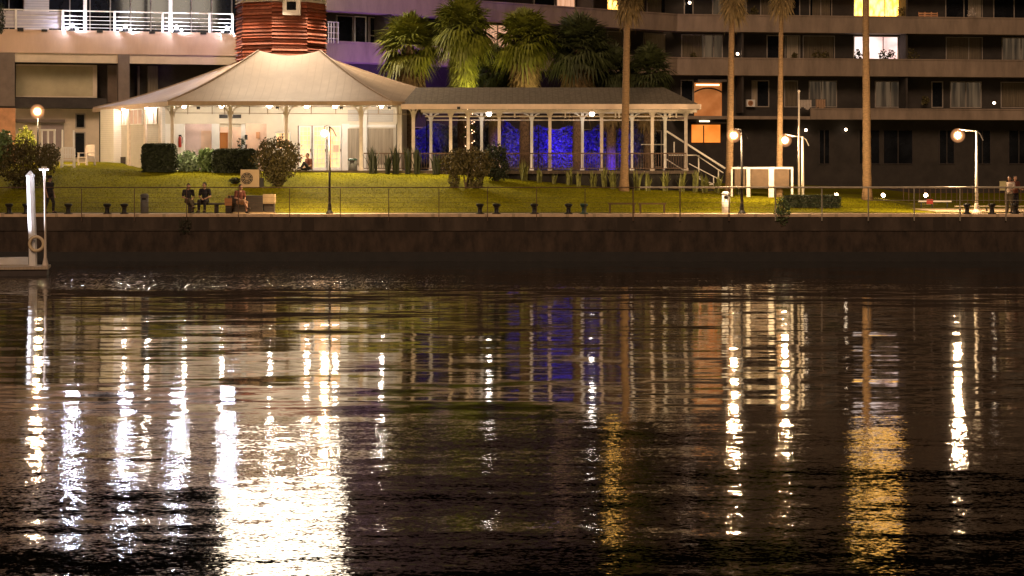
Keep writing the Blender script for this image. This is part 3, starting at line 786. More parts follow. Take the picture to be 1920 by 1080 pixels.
# front wall: solid runs and openings
for a, b, m in ((303,346,'white_paint'),(397,411,'white_paint'),(500,516,'cream_wall'),(545,558,'cream_wall'),(641,655,'white_paint'),(655,750,'cream_wall')):
    pw(FW, a, b, DZ, 6.45, m)
mb = MB(); FW.box(mb, 303, 750, 0.002, .198, 6.45, WT); mb.build('wall', M['cream_wall'], pav)
pw(FW, 516, 545, DZ, DZ+1.1, 'cream_wall'); pw(FW, 516, 545, DZ+2.05, 6.45, 'cream_wall')
# pink alcove
pw(FW, 340, 403, DZ, 6.6, 'pink_wall', 1.4, 1.55, 'alcove_wall')
pw(FW, 377, 396, 4.3, 6.1, 'peach_wall', 1.32, 1.399, 'panel')
# lobby
pw(FW, 405, 505, DZ, 7.0, 'peach_wall', 3.0, 3.15, 'lobby_wall')
pw(FW, 409, 427, DZ, 6.0, 'door_orange', 1.2, 1.28, 'door')
pw(FW, 428, 433, DZ, 6.6, 'white_paint', .05, .2, 'pilaster'); pw(FW, 452, 460, DZ, 6.6, 'white_paint', .05, .2, 'pilaster')
pw(FW, 411, 427, 6.75, 6.95, 'iron', -.05, -.0, 'vent'); pw(FW, 434, 452, 6.75, 6.95, 'iron', -.05, -.0, 'vent')
pw(FW, 409, 460, 6.28, 6.45, 'cream_wall', .1, .25, 'transom_rail')
pw(FW, 480, 487, 5.7, 6.05, 'orange_wall', 2.93, 2.99, 'picture')
# window and french doors
window(FW, pav, 516, 545, DZ+1.1, DZ+2.05, .1, mullions=(.5,), pane='door_glow', frame='frame_white', fw=.06)
def french(a, b, z1, pane='door_glow'):
    t0, t1 = FW.s_of(a), FW.s_of(b); mb = MB(); fw = .08
    FW.boxt(mb, t0, t0+fw, .02, .12, DZ, z1); FW.boxt(mb, t1-fw, t1, .02, .12, DZ, z1)
    FW.boxt(mb, t0+fw, t1-fw, .02, .12, z1-fw, z1); FW.boxt(mb, t0+fw, t1-fw, .02, .12, DZ, DZ+.15)
    n = max(2, int((t1-t0)/.22))
    for i in range(1, n): c = t0+(t1-t0)*i/n; FW.boxt(mb, c-.012, c+.012, .05, .10, DZ+.15, z1-fw)
    m = int((z1-DZ)/.24)
    for i in range(1, m): z = DZ+.15+(z1-DZ-.2)*i/m; FW.boxt(mb, t0+fw, t1-fw, .055, .095, z-.012, z+.012)
    d = mb.build('door', M['frame_white'], pav)
    mb = MB(); FW.boxt(mb, t0+fw, t1-fw, .11, .13, DZ+.15, z1-fw); mb.build('pane', M[pane], d)
    mb = MB(); FW.boxt(mb, t1-fw+.01, t1-fw+.05, -.03, .02, DZ+1.0, DZ+1.14); mb.build('handle', M['iron'], d)
french(560, 584, 6.35); french(586, 612, 6.35); french(614, 640, 6.35)
pw(FW, 558, 641, 6.36, 6.45, 'cream_wall')
# panels on the solid run
for a, b, z0, z1 in ((652,672,6.6,7.2),(690,737,6.55,7.2),(652,676,DZ+.3,6.2),(690,737,DZ+.3,6.2)):
    pw(FW, a, b, z0, z1, 'curtain' if z1 < 6.3 else 'siding_shaded', -.03, -.001, 'panel')
pw(FW, 681, 688, DZ, WT-.15, 'white_paint', -.06, -.001, 'pilaster'); pw(FW, 655, 742, 6.25, 6.4, 'white_paint', -.05, -.002, 'trim')
pw(FW, 625, 635, 4.95, 5.3, 'peach_wall', -.02, -.002, 'notice'); 
# side and back walls
mb = MB(); mb.box(X(750,119.5)-.2, X(750,119.5)-.004, 19.5, 30.0, DZ, WT); mb.build('wall', M['cream_wall'], pav)
mb = MB(); mb.box(X(240,131), X(760,131), 30.3, 30.5, DZ, WT); mb.build('wall', M['cream_wall'], pav)

def yposts(mb, x, y, z0, z1, w=.13, br=.42, rise=.55):
    mb.box(x-w/2, x+w/2, y-w/2, y+w/2, z0+.14, z1)
    mb.box(x-w*.75, x+w*.75, y-w*.75, y+w*.75, z0, z0+.14)
    for sx in (-1, 1):
        pts = []
        for k in range(6):
            a = math.pi/2*k/5
            pts.append((x+sx*(w*.4+br*(1-math.cos(a))), y, z1-rise+rise*math.sin(a)*.98))
        for p, q in zip(pts, pts[1:]): mb.bar(p, q, .055, .07)
for px in (323, 432, 537, 677, 775):
    mb = MB(); yposts(mb, X(px,116), 16, DZ, 7.32, .17, .45, .6); mb.build('veranda_post', M['post_paint'], pav)
for px in (749,):
    mb = MB(); x = X(px,117); mb.box(x-.12,x+.12,16.9,17.1,DZ,7.33); mb.build('veranda_post', M['white_paint'], pav)
# valance rail with droppers
mb = MB(); mb.bar((X(322,116),16.12,Z(211.5,116)),(X(775,116),16.12,Z(214,116)),.035)
for px in (351,397,420,467,501,583,629,709,746):
    mb.bar((X(px,116),16.2,7.32),(X(px,116),16.2,Z(214,116)),.045)
mb.build('valance_rail', M['fascia'], pav)
# ceiling lamps of the veranda
for px, d, r in ((345,117.6,.09),(415,117.6,.07),(505,117.6,.09),(575,117.6,.10),(628,117.6,.11),(715,117.6,.07),(232,123.5,.08),(275,120.2,.08),(372,120.2,.06)):
    t = MB(); t.lathe([(r*.7,-.09),(r,-.05),(r,-.01)], c=(X(px,d), d-100, 7.35), n=12); t.build('ceiling_lamp', M['veranda_lamp'], pav, True)
for px, d in ((430,120.8),(475,121.2)):
    t = MB(); t.lathe([(.06,-.09),(.08,-.05),(.08,-.01)], c=(X(px,d), d-100, 7.35), n=12); t.build('ceiling_lamp', M['veranda_lamp'], pav, True)

# ------------------------------------------------------------------ colonnade
co = thing('colonnade', 'long pale timber colonnade with curved braces and a low dark roof beside the pavilion', 'colonnade')
ez, rzg = 7.36, 8.37
xa, xb = X(752,115.3), X(1312,115.3)
mb = MB()
y0, y1, ym = 15.2, 22.8, 19.0
xr = X(1245,119); xl = X(780,119)
va = [(xa,y0,ez),(xb,y0,ez),(xb,y1,ez),(xa,y1,ez),(xl,ym,rzg),(xr,ym,rzg)]
vb = [(x,y,z-.08) for x,y,z in va]
mb.add(va+vb, [(0,1,5,4),(1,2,5),(2,3,4,5),(3,0,4),(6,10,11,7),(7,11,8),(8,11,10,9),(9,10,6),(0,6,7,1),(1,7,8,2),(2,8,9,3),(3,9,6,0)])
mb.build('roof', M['roof_dark'], co)
MB().box(xa, xb+.02, y0-.05, y0+.0, 7.13, 7.40).build('fascia', M['fascia_light'], co)
MB().box(xb+.02, xb+.07, y0, y1, 7.13, 7.39).build('fascia', M['fascia_light'], co)
mb = MB(); mb.box(xa+1, xb-.1, y0+.6, y0+.75, 6.98, 7.13); mb.box(xa+1, xb-.1, 18.4, 18.52, 6.98, 7.13); mb.build('beam', M['post_paint'], co)
mb = MB(); mb.box(xa+1.2, X(1287,116), 15.97, 16.03, 6.74, 6.81); mb.build('tie_rail', M['post_paint'], co)
mb = MB(); mb.box(xa+1.2, X(1287,118), 18.42, 18.48, 6.6, 6.66); mb.build('tie_rail', M['post_paint'], co)
for px in (845, 878, 936, 1031, 1128, 1223, 1286):
    mb = MB(); yposts(mb, X(px,116), 16.0, DZ, 7.13, .16, .38, .42); mb.build('post', M['post_paint'], co)
for px in (808, 903, 997, 1092, 1185, 1247):
    mb = MB(); yposts(mb, X(px,118.4), 18.4, DZ, 6.98, .15, .36, .40); mb.build('post', M['white_paint'], co)
mb = MB()
for px in (965,1060,1154,1161,1256,1268): MB().box(X(px,115.9)-.04, X(px,115.9)+.04, 15.86, 15.94, 6.7, 7.13).build('dropper', M['post_paint'], co)

for px, lab in ((917,0),(1110,0)):
    mb = MB(); mb.ball((X(px,117), 17.0, Z(213,117)), .13, 14, 10); g = mb.build('globe_lamp', emit('colonnade_globe', (1,.86,.74), 45), co, True)
    mb = MB(); mb.tube([(X(px,117),17.0,Z(213,117)+.12),(X(px,117),17.0,7.3)],.02,6); mb.build('stem', M['iron'], g)
# balustrade
t = thing('deck_balustrade', 'dark slatted timber balustrade along the deck edge under the colonnade', 'balustrade')
ba, bb = X(682,115.6), X(1287,115.6)
MB().box(ba, bb, 15.55, 15.62, DZ+.86, DZ+.92).build('handrail', M['rust_iron'], t)
MB().box(ba, bb, 15.56, 15.61, DZ+.10, DZ+.14).build('bottom_rail', M['rust_iron'], t)
mb = MB(); x = ba
while x < bb:
    mb.box(x-.012, x+.012, 15.57, 15.60, DZ+.14, DZ+.86); x += .13
mb.build('balusters', M['rust_iron'], t)

# ------------------------------------------------------------------ red tower
tw = thing('red_tower', 'red tower of lapped terracotta boards with a white framed window behind the pavilion roof', 'tower')
cx, cy = X(526.5,125.5), 25.5
RT = 2.53
def oct(r, z, off=0.0):
    return [Vector((cx+r*math.sin(R(-50+45*k)), cy-r*math.cos(R(-50+45*k)), z)) for k in range(8)]
mb = MB(); rnd = random.Random(3)
z = 4.2; row = 0
while z < 13.24:
    h = 0.185
    for k in range(8):
        jit = rnd.uniform(-.03,.06); jj = rnd.uniform(-.03,.03)+.03*math.sin(row*.9+k*2)
        lo = oct(RT+.07+jit, z+jj); hi = oct(RT-.07, z+h+.01+jj); inn = oct(RT-.14, z)
        a, b = lo[k], lo[(k+1)%8]; c, d = hi[(k+1)%8], hi[k]
        mb.m = rnd.choice((0,0,1,1,2))
        mb.add([a,b,c,d, inn[k], inn[(k+1)%8]], [(0,1,2,3),(4,5,1,0)])
    z += h; row += 1
mb.build('lapped_wall', [M['tile'], M['tile2'], mat('terracotta_lap_pale',(.36,.12,.07),.75,var=.4,scale=6)], tw)
mb = MB()
for k in range(8):
    p, q = oct(RT+.06, 13.24)[k], oct(RT+.06, 13.24)[(k+1)%8]
    for j in range(3):
        z = 13.24 + j*.16
        a, b = oct(RT+.08,z)[k], oct(RT+.08,z)[(k+1)%8]; c, d = oct(RT+.0,z+.16)[(k+1)%8], oct(RT+.0,z+.16)[k]
        mb.add([a,b,c,d], [(0,1,2,3)])
mb.build('white_wall', M['white_paint'], tw)
mb = MB(); mb.lathe([(2.6,13.55),(3.5,13.7),(3.6,13.95),(3.2,13.96)], c=(cx,cy,0), n=24); mb.build('gallery', M['white_paint'], tw)
mb = MB(); mb.lathe([(3.2,13.95),(3.25,14.05),(3.25,19.8),(3.1,19.9)], c=(cx,cy,0), n=24); mb.build('lantern_glazing', M['lantern_glass'], tw, True)
mb = MB()
for k in range(12):
    a = 2*math.pi*k/12; p = (cx+3.3*math.cos(a), cy+3.3*math.sin(a)); mb.bar((p[0],p[1],13.95),(p[0],p[1],19.9),.09)
mb.build('glazing_bar', M['white_paint'], tw)
mb = MB(); mb.lathe([(3.9,19.9),(3.8,20.1),(1.6,21.6),(.15,22.8),(.1,23.6)], c=(cx,cy,0), n=24); mb.build('dome', M['roof_dark'], tw)
# window on the facet facing the water
f = MB(); wx = X(546.5,122.9); wy = 22.93
f.box(wx-.48, wx-.26, wy-.10, wy+.4, Z(28,122.9), Z(-4,122.9)); f.box(wx+.26, wx+.48, wy-.10, wy+.4, Z(28,122.9), Z(-4,122.9))
f.box(wx-.26, wx+.26, wy-.10, wy+.4, Z(28,122.9), Z(19,122.9)); f.box(wx-.26, wx+.26, wy-.10, wy+.4, Z(-4,122.9)-.2, Z(-4,122.9))
f.rot = 0
fo = f.build('window', M['white_paint'], tw)
MB().box(wx-.26, wx+.26, wy+.0, wy+.05, Z(19,122.9), Z(-4,122.9)-.2).build('pane', M['glass_dark'], fo)
# ridge cap pieces poking beside the tower foot

# ================================================================== lamps
def light(kind, name, loc, energy, col, parent=None, radius=.1, rot=None, size=None, spot=None, blend=.6):
    L = bpy.data.lights.new(name, kind); L.energy = energy; L.color = col
    if kind in ('POINT','SPOT'): L.shadow_soft_size = radius
    if kind == 'SPOT': L.spot_size = R(spot); L.spot_blend = blend
    if kind == 'AREA': L.size = size
    o = bpy.data.objects.new(name, L); COL.objects.link(o); o.location = loc
    if rot is not None: o.rotation_euler = rot
    if parent is not None: o.parent = parent
    return o
def aim(o, target):
    o.rotation_euler = (Vector(target) - Vector(o.location)).to_track_quat('-Z', 'Y').to_euler()

def street_lamp(px, top, gx, gy, d, label, dark=True, base_py=None, gr=.16, thick=.055, name='street_lamp', ground=None, down=1500):
    x, y = X(px, d), d-100
    zb = ground if ground is not None else (2.10 if y < 2.7 else gz(x, y))
    zt = Z(top, d); g = P(gx, gy, d)
    t = thing(name, label, 'street lamp', (x, y, zb))
    pm = M['iron'] if dark else M['steel_white']
    H = zt - zb
    mb = MB(); mb.tube([(0,0,0),(0,0,H*.35),(0,0,H)], [thick*1.3, thick, thick*.75], 10); mb.build('pole', pm, t, True)
    mb = MB(); mb.lathe([(thick*3.4,0),(thick*3.2,.05),(thick*1.8,.16),(thick*1.5,.42),(thick*1.35,.44)], n=12); mb.build('base', pm, t)
    gl = Vector((g.x-x, 0, g.z-zb)); sgn = 1 if gl.x > 0 else -1
    mb = MB()
    if abs(gl.x) > .1:
        top_ = Vector((gl.x, 0, gl.z+gr+.14))
        pts = [Vector((-sgn*.30, 0, H-.45)), Vector((-sgn*.16,0,H-.15)), Vector((0,0,H-.02)), Vector((gl.x*.5,0,H+.02)), top_]
        mb.tube(pts, .022, 6)
        mb.tube([top_, Vector((gl.x,0,gl.z+gr*.9))], .018, 6)
        mb.build('bracket', pm, t)
    MB().lathe([(gr*.15,gr*1.05),(gr*.55,gr*.95),(gr*.62,gr*.80),(gr*.3,gr*.9)], c=tuple(gl), n=12).build('cap', pm, t)
    g_ = MB(); g_.ball(tuple(gl), gr*.80, 16, 12); b_ = g_.build('bulb', M['globe'], t, True)
    g_ = MB(); g_.ball(tuple(gl), gr*2.1, 24, 16); o_ = g_.build('globe', M['halo'], t, True)  # this sphere and the next are added halo glow around the bulb
    g_ = MB(); g_.ball(tuple(gl), gr*1.35, 24, 16); g_.build('inner_halo', M['halo_in'], t, True)
    q = light('SPOT','lawn_spot', gl-Vector((0,0,gr+.02)), down, (1.0,.70,.36), t, .05, spot=150, blend=.5)  # extra spot added below the bulb to brighten the lawn
    q.rotation_euler = Vector((0,1.0,-.62)).to_track_quat('-Z','Y').to_euler()
    return t
street_lamp(618, 237, 608, 250, 100.7, 'dark street lamp on the quay edge in front of the pavilion doors', thick=.05)
street_lamp(1391, 242, 1376, 254, 100.8, 'street lamp on the quay edge in front of the foot of the white stair', dark=True, thick=.055, down=900)
street_lamp(1505, 256, 1472, 263, 108.5, 'thick white street lamp close beside the bare flagpole', dark=False, thick=.065, down=600)
street_lamp(1831, 245, 1796, 254, 102.4, 'white street lamp near the people holding a pale board', dark=False, thick=.065)
# post-top lamp by the round shrub
t = street_lamp(71, 222, 70, 209, 120, 'black post top lamp behind the round bronze shrub', dark=True, thick=.06, gr=.19, down=200)
# flagpole
t = thing('flagpole', 'bare slim flagpole standing beside a white street lamp', 'flagpole', on(1498, 108.2))
H = Z(171,108.2)-t.location.z
mb = MB(); mb.tube([(0,0,0),(0,0,H)], [.055,.04], 8); mb.build('pole', M['post_paint'], t, True)
MB().ball((0,0,H), .07, 8, 6).build('finial', M['post_paint'], t)
# low path lights
for px, py, lab in ((1568,366,'low globe path light at the end of the long dark planter'),(1656,366,'low globe path light just past the tallest lit palm trunk'),(1736,366,'low globe path light above the end of the lawn')):
    d = 121; p = P(px, py, d); z0 = gz(p.x, p.y)
    t = thing('path_light', lab, 'path light', (p.x, p.y, z0), group='low globe lights along the garden path')
    h = p.z - z0
    MB().tube([(0,0,0),(0,0,h-.08)], .035, 8).build('post', M['iron'], t)
    MB().ball((0,0,h), .10, 12, 8).build('globe', M['globe_path'], t, True)

# ================================================================== plants
def leafmesh(mb, n, cx, cy, cz, rx, ry, rz, size, rnd, shell=.55, flat=0.0, zmin=None, aspect=2.0, up=0.0, lump=.35):
    seed = rnd.random()*100
    k = 0
    while k < n:
        v = Vector((rnd.gauss(0,1), rnd.gauss(0,1), rnd.gauss(0,1))).normalized()
        nz = mnoise.noise(v*2.2 + Vector((seed,0,0)))
        nz2 = mnoise.noise(v*5.0 + Vector((0,seed,0)))
        rr = (1 - (1-shell)*rnd.random()**1.5) * (1 + lump*nz + lump*.5*nz2)
        p = Vector((cx+v.x*rx*rr, cy+v.y*ry*rr, cz+v.z*rz*rr))
        if zmin is not None and p.z < zmin: p.z = zmin + rnd.random()*.1
        a = Vector((rnd.gauss(0,1), rnd.gauss(0,1), rnd.gauss(0,1)+up)).normalized()
        b = a.cross(Vector((rnd.gauss(0,1), rnd.gauss(0,1), rnd.gauss(0,1)))).normalized()
        s = size*rnd.uniform(.6,1.4)
        a *= s; b *= s/aspect
        mb.add([p-a*.5, p+b*.5, p+a*.5, p-b*.5], [(0,1,2,3)])
        k += 1
def shrub(name, label, cat, px, base_py, d, wpx, top_py, m, n=2600, size=.13, stem=True, group=None, base_gap=0.0, box=False, up=0.0, lobes=None, zb=None):
    rnd = random.Random(int(px*7+base_py))
    x, y = X(px, d), d-100
    z0 = zb if zb is not None else gz(x, y)
    t = thing(name, label, cat, (x, y, z0), group=group)
    w = wpx*d/FPX/2; zt = Z(top_py, d) - z0
    zl = base_gap*zt
    mb = MB()
    if box:
        for i in range(n):
            f = rnd.choice((0,0,1,2,2,3)); u, v = rnd.uniform(-1,1), rnd.uniform(0,1)
            dd = .45
            j = 1 + .10*mnoise.noise(Vector((u*3+px, v*3, f)))+rnd.uniform(-.1,.04)
            if f == 0: p = Vector((u*w, -dd*j, v*zt))
            elif f == 1: p = Vector((u*w, rnd.uniform(-dd,dd), v*zt))
            elif f == 2: p = Vector((u*w*(.96), rnd.uniform(-dd,dd), zt*j))
            else: p = Vector((math.copysign(w*j,u), rnd.uniform(-dd,dd), v*zt))
            # round the shoulders
            e = max(0, abs(p.x)/w - .75)/.25; p.z = min(p.z, zt*(1-.16*e*e))
            a = Vector((rnd.gauss(0,1), rnd.gauss(0,1), rnd.gauss(0,1)+up)).normalized(); b = a.cross(Vector((rnd.gauss(0,1),rnd.gauss(0,1),1))).normalized()
            s = size*rnd.uniform(.6,1.5); a *= s; b *= s*.5
            mb.add([p-a*.5,p+b*.5,p+a*.5,p-b*.5],[(0,1,2,3)])
        mb.box(-w*.92,w*.92,-.38,.38,.0,zt*.80); mb.box(-w*.8,w*.8,-.33,.33,zt*.80,zt*.93)
    else:
        for (lx, lz, lw, lh) in (lobes or [(0,.5,1,.5)]):
            cz = zl + (zt-zl)*lz
            leafmesh(mb, int(n*lw*lh*2/ sum(2*q[2]*q[3] for q in (lobes or [(0,.5,1,.5)]))), lx*w, 0, cz, w*lw, w*lw*.85, (zt-zl)*lh, size, rnd, zmin=.03, up=up)
    mb.build('foliage', m, t)
    if stem:
        mb = MB()
        for i in range(7):
            a = rnd.uniform(0,6.28); r = rnd.uniform(.1,.6)*w
            mb.tube([(rnd.uniform(-.08,.08),rnd.uniform(-.05,.05),0),(r*.4*math.cos(a),r*.4*math.sin(a),zt*.35),(r*math.cos(a),r*math.sin(a)*.7,zt*.75)],[.045,.03,.012],5)
        mb.build('stem', M['stem'], t)
    return t
shrub('round_shrub','big round bronze shrub in front of the black post top lamp','shrub',46,352,109,96,264,M['leaf_brown'],n=6000,size=.12)
shrub('round_shrub','smaller round bronze shrub tucked behind the big one near the white chairs','shrub',94,312,116,38,268,M['leaf_brown'],n=1500,size=.12)
shrub('clipped_hedge','clipped dark green hedge block standing before the shaded siding wall','hedge',299,326,114,62,270,M['leaf_dark'],n=5200,size=.10,box=True,stem=False)
shrub('pale_shrub','pale silvery green shrub brightly lit from the veranda','shrub',352,322,114.6,44,283,mat('silver_leaves',(.22,.30,.18),.6,var=.4,scale=6),n=1500,size=.17,up=.6,lobes=[(0,.42,1,.55)])
shrub('pale_shrub','pale green lit shrub next to the white pilaster and orange door','shrub',388,322,114.6,36,277,mat('silver_leaves_green',(.16,.24,.09),.6,var=.4,scale=6),n=1300,size=.17,up=.6,lobes=[(0,.45,1,.55)])
shrub('dark_hedge','loose dark hedge below the orange door and peach wall','hedge',441,325,114.2,80,280,M['leaf_dark'],n=4200,size=.12,box=True,stem=False,up=.5)
shrub('wide_shrub','wide bronze shrub on a narrow foot beside the doorway and fan unit','shrub',520,352,110,88,262,M['leaf_brown'],n=6000,size=.13,up=.8,lobes=[(0,.66,1,.38),(0,.38,.72,.34),(0,.16,.32,.2)])
shrub('twin_stem_shrub','rounded bronze shrub with two leafy feet in front of the colonnade start','shrub',875,352,110,96,280,M['leaf_brown'],n=6500,size=.12,up=.4,lobes=[(-.38,.66,.62,.34),(.35,.66,.66,.36),(-.5,.2,.22,.24),(.36,.22,.30,.28)])
shrub('dark_green_shrub','dark green shrub behind the two footed bronze shrub','shrub',930,334,113,52,268,M['leaf_dark'],n=3000,size=.12)
shrub('small_bush','small dark bush just left of the fan unit','shrub',441,350,110.5,22,333,M['leaf_dark'],n=500,size=.08)
shrub('yellow_shrub','bright yellow green shrub lit by the black post top lamp','shrub',48,300,122.5,40,240,M['leaf_yellow'],n=1500,size=.16)
shrub('fringe_shrub','feathery lit shrub against the orange wall','shrub',8,320,118,36,243,M['leaf_green'],n=1400,size=.2,up=.7)
shrub('terrace_shrub','dark round potted shrub at the far corner of the roof terrace','shrub',-2,50,124.5,24,6,M['leaf_dark'],n=900,size=.12,zb=11.5,stem=False)
shrub('quay_weed','dark leafy weed growing out of the quay wall joint under the seated people','weed',347,432,99.8,26,406,M['leaf_dark'],n=300,size=.07,stem=False,zb=1.2)
shrub('quay_bush','leafy green bush spilling over the quay edge beside the dark planter','shrub',1467,420,100.05,30,368,M['leaf_green'],n=900,size=.10,zb=1.55,stem=True)
shrub('long_planter','long low dark hedge planter beneath the railing by the flagpole','planter hedge',1522,392,106,102,366,M['leaf_dark'],n=3600,size=.09,box=True,stem=False)

def blades(name, label, px, base_py, d, wpx, top_py, m, n=26, group=None, w=.05, zb=None):
    rnd = random.Random(int(px*13)); x, y = X(px,d), d-100
    z0 = zb if zb is not None else gz(x,y)
    t = thing(name, label, 'plant', (x,y,z0), group=group)
    H = Z(top_py,d)-z0; wd = wpx*d/FPX/2
    mb = MB()
    for i in range(n):
        a = rnd.uniform(0,6.28); lean = rnd.uniform(.1,1)*wd; h = H*rnd.uniform(.55,1.05)
        bx, by = rnd.uniform(-.4,.4)*wd, rnd.uniform(-.2,.2)
        dx, dy = math.cos(a), math.sin(a)*.7; px_, py_ = -dy, dx; prev = None
        tw_ = rnd.uniform(-.6,.6); px_, py_ = math.cos(a+1.57+tw_), math.sin(a+1.57+tw_)
        K = 5
        pts = []
        for k in range(K+1):
            u = k/K; r = lean*u*u; ww = w*(.5+1.2*u*(1-u)*2)*(1-u**3*.98)
            c = Vector((bx+dx*r, by+dy*r, h*(u-.12*u*u*u)))
            pts.append((c+Vector((px_*ww,py_*ww,0)), c-Vector((px_*ww,py_*ww,0))))
        b0 = len(mb.v)
        for p, q in pts: mb.v.append(tuple(p)); mb.v.append(tuple(q))
        for k in range(K): mb.f.append((b0+2*k,b0+2*k+1,b0+2*k+3,b0+2*k+2)); mb.mi.append(0)
    mb.build('leaves', m, t)
    return t
SW = 'spiky sword leaved plants along the deck foot'
for px, wp, tp, lab in ((700,34,268,'dark sword leaved clump nearest the brown litter bin'),(727,20,282,'thin dark sword leaved clump in front of the balustrade'),(742,26,262,'tall dark sword leaved clump in front of the pavilion corner'),
                        (765,24,270,'dense dark sword leaved clump at the gap between pavilion and colonnade'),(782,24,262,'dark sword leaved clump just before the first blue lit gap'),(818,30,282,'low dark sword leaved clump behind the two footed shrub')):
    blades('sword_plant', lab, px, 326, 114.6, wp, tp, M['blade_dark'], 34, SW, .05)
for i, (px, wp, tp, dd) in enumerate(((983,26,292,114.4),(1011,20,305,114.2),(1039,14,322,114),(1068,26,306,114.2),(1085,16,318,113.8),(1112,24,314,114),(1133,22,306,114.2),(1150,26,310,113.9),(1195,26,312,114),(1215,22,316,113.8),(1247,26,312,114),(1278,24,314,113.9),(1303,22,312,114.1),(1322,24,318,113.8),(1345,22,322,113.7),(1385,16,322,112.8),(1402,20,320,112.8))):
    near = ['the third colonnade post from the shrub','a pale colonnade post','the dark gap under the deck','the blue lit opening','the brightest inner post','the inner post with the globe lamp','the middle of the deck','the tallest foreground palm trunk, shrub side','the tallest foreground palm trunk, stair side','the post past the foreground palm','the second last colonnade post','the last colonnade post','the top of the white stair','the middle of the white stair','the foot of the white stair','the white panel railing, near end','the white panel railing and street lamp'][i]
    blades('sword_plant', 'olive sword leaved clump at the deck foot by ' + near, px, 345, dd, wp, tp, M['blade'], 22, SW, .045)

# fan palms
def fan(mb, o, dirv, L, size, rnd, droop=.35, nb=15):
    """petiole plus a fan of narrow blades"""
    dirv = dirv.normalized()
    side = dirv.cross(Vector((0,0,1)))
    if side.length < .1: side = Vector((1,0,0))
    side.normalize(); up = side.cross(dirv).normalized()
    tip = o + dirv*L + Vector((0,0,-droop*L*.3))
    mb.m = 0
    mb.add([o+side*.02, o-side*.02, tip-side*.015, tip+side*.015], [(0,1,2,3)])
    roll = rnd.uniform(-.5,.5); s2 = (side*math.cos(roll)+up*math.sin(roll)).normalized()
    for i in range(nb):
        a = (i/(nb-1)-.5)*R(200)
        bd = (dirv*math.cos(a)+s2*math.sin(a)).normalized()
        ln = size*(1-.25*abs(a)/1.75)*rnd.uniform(.85,1.1)
        wdt = bd.cross(up).normalized()*size*.055
        m1 = tip+bd*ln*.55; m2 = tip+bd*ln+Vector((0,0,-droop*ln*rnd.uniform(.5,1.1)))
        mb.add([tip, m1+wdt, m2, m1-wdt], [(0,1,2,3)])
def palm(name, label, px, d, crown_z, base_z, r0, r1, csize, nf, group, skirt=1.2, green='frond', rough=False, lean=0.0, skirt_w=.5, skm='dead', toppx=None):
    rnd = random.Random(int(px*3+d))
    x, y = X(px,d), d-100
    t = thing(name, label, 'palm tree', (x,y,base_z), group=group)
    H = crown_z-base_z; dx = 0 if toppx is None else X(toppx,d)-x
    mb = MB(); pts, rs = [], []
    n = max(10, int(H/.35))
    for i in range(n+1):
        u = i/n; pts.append((dx*u, 0, H*u-.05*(i==0))); rs.append((r0+(r1-r0)*min(1,u*1.15))*(1+.035*((i%2)*2-1))*(1+.35*math.exp(-u*H/.35)))
    mb.tube(pts, rs, 12); mb.build('trunk', M['bark_rough' if rough else 'bark'], t, True)
    c = Vector((dx,0,H))
    mb = MB()
    for i in range(nf):
        a = rnd.uniform(0,6.28); e = R(rnd.choice((85,65,50,35,20,5,-10,-25,-40))+rnd.uniform(-10,10))
        dv = Vector((math.cos(a)*math.cos(e), math.sin(a)*math.cos(e), math.sin(e)))
        fan(mb, c+Vector((0,0,.1)), dv, csize*rnd.uniform(.35,.6), csize*rnd.uniform(.5,.7), rnd, droop=.30+.3*(e<0))
    mb.build('crown', M[green], t)
    if skirt > 0:
        mb = MB()
        for i in range(int(nf*(1.2+skirt*.9))):
            a = rnd.uniform(0,6.28); u = rnd.random()
            o = c+Vector((0,0,-skirt*.75*u*u)); dv = Vector((math.cos(a)*skirt_w, math.sin(a)*skirt_w, -1))
            fan(mb, o, dv, csize*.3, csize*rnd.uniform(.35,.55), rnd, droop=.6, nb=9)
        mb.build('dead_skirt', M[skm], t)
    return t
TP = 'tall slim palms along the waterfront'
palm('tall_palm','tall slim palm whose trunk crosses the colonnade',1170,113.2,14.6,gz(X(1170,113.2),13.2),.215,.15,2.0,46,TP,skirt=2.3,toppx=1178,skirt_w=.35)
palm('tall_palm','tall slim palm whose trunk stands at the foot of the white stair',1367,112.4,14.6,gz(X(1367,112.4),12.4),.19,.13,1.9,44,TP,skirt=2.5,toppx=1374,skirt_w=.35)
palm('tall_palm','tall slim palm rising behind the white panel railing',1461,112.0,14.6,gz(X(1461,112),12),.165,.10,1.8,40,TP,skirt=2.1,toppx=1466,skirt_w=.32)
palm('tall_palm','tall slim palm standing alone on the narrow end of the lawn',1626,113.5,15.6,gz(X(1626,113.5),13.5),.23,.15,2.0,44,TP,skirt=1.0,toppx=1622,skirt_w=.3)
FP = 'bushy fan palms rising behind the colonnade roof'
palm('fan_palm','yellow green fan palm nearest the red tower',768,127.5,11.0,3.2,.3,.26,2.1,130,FP,skirt=3.2,rough=True,skirt_w=.55)
palm('fan_palm','brightest and tallest fan palm behind the colonnade start',868,126.5,11.9,3.2,.33,.28,2.0,130,FP,skirt=3.6,rough=True,skirt_w=.5,skm='frond')
palm('fan_palm','fan palm in front of the peach lit window edge',984,127.5,11.3,3.2,.32,.28,2.0,130,FP,skirt=3.0,rough=True,skirt_w=.5,green='frond')
palm('fan_palm','dark low fan palm between two taller ones below the peach lit window',925,131,9.6,3.2,.3,.26,1.7,100,FP,skirt=2.6,rough=True,green='frond_dark',skirt_w=.5)
palm('fan_palm','dark fan palm behind the middle of the colonnade roof',1084,129,10.9,3.2,.34,.3,2.2,140,FP,skirt=2.8,rough=True,green='frond_dark',skirt_w=.6)
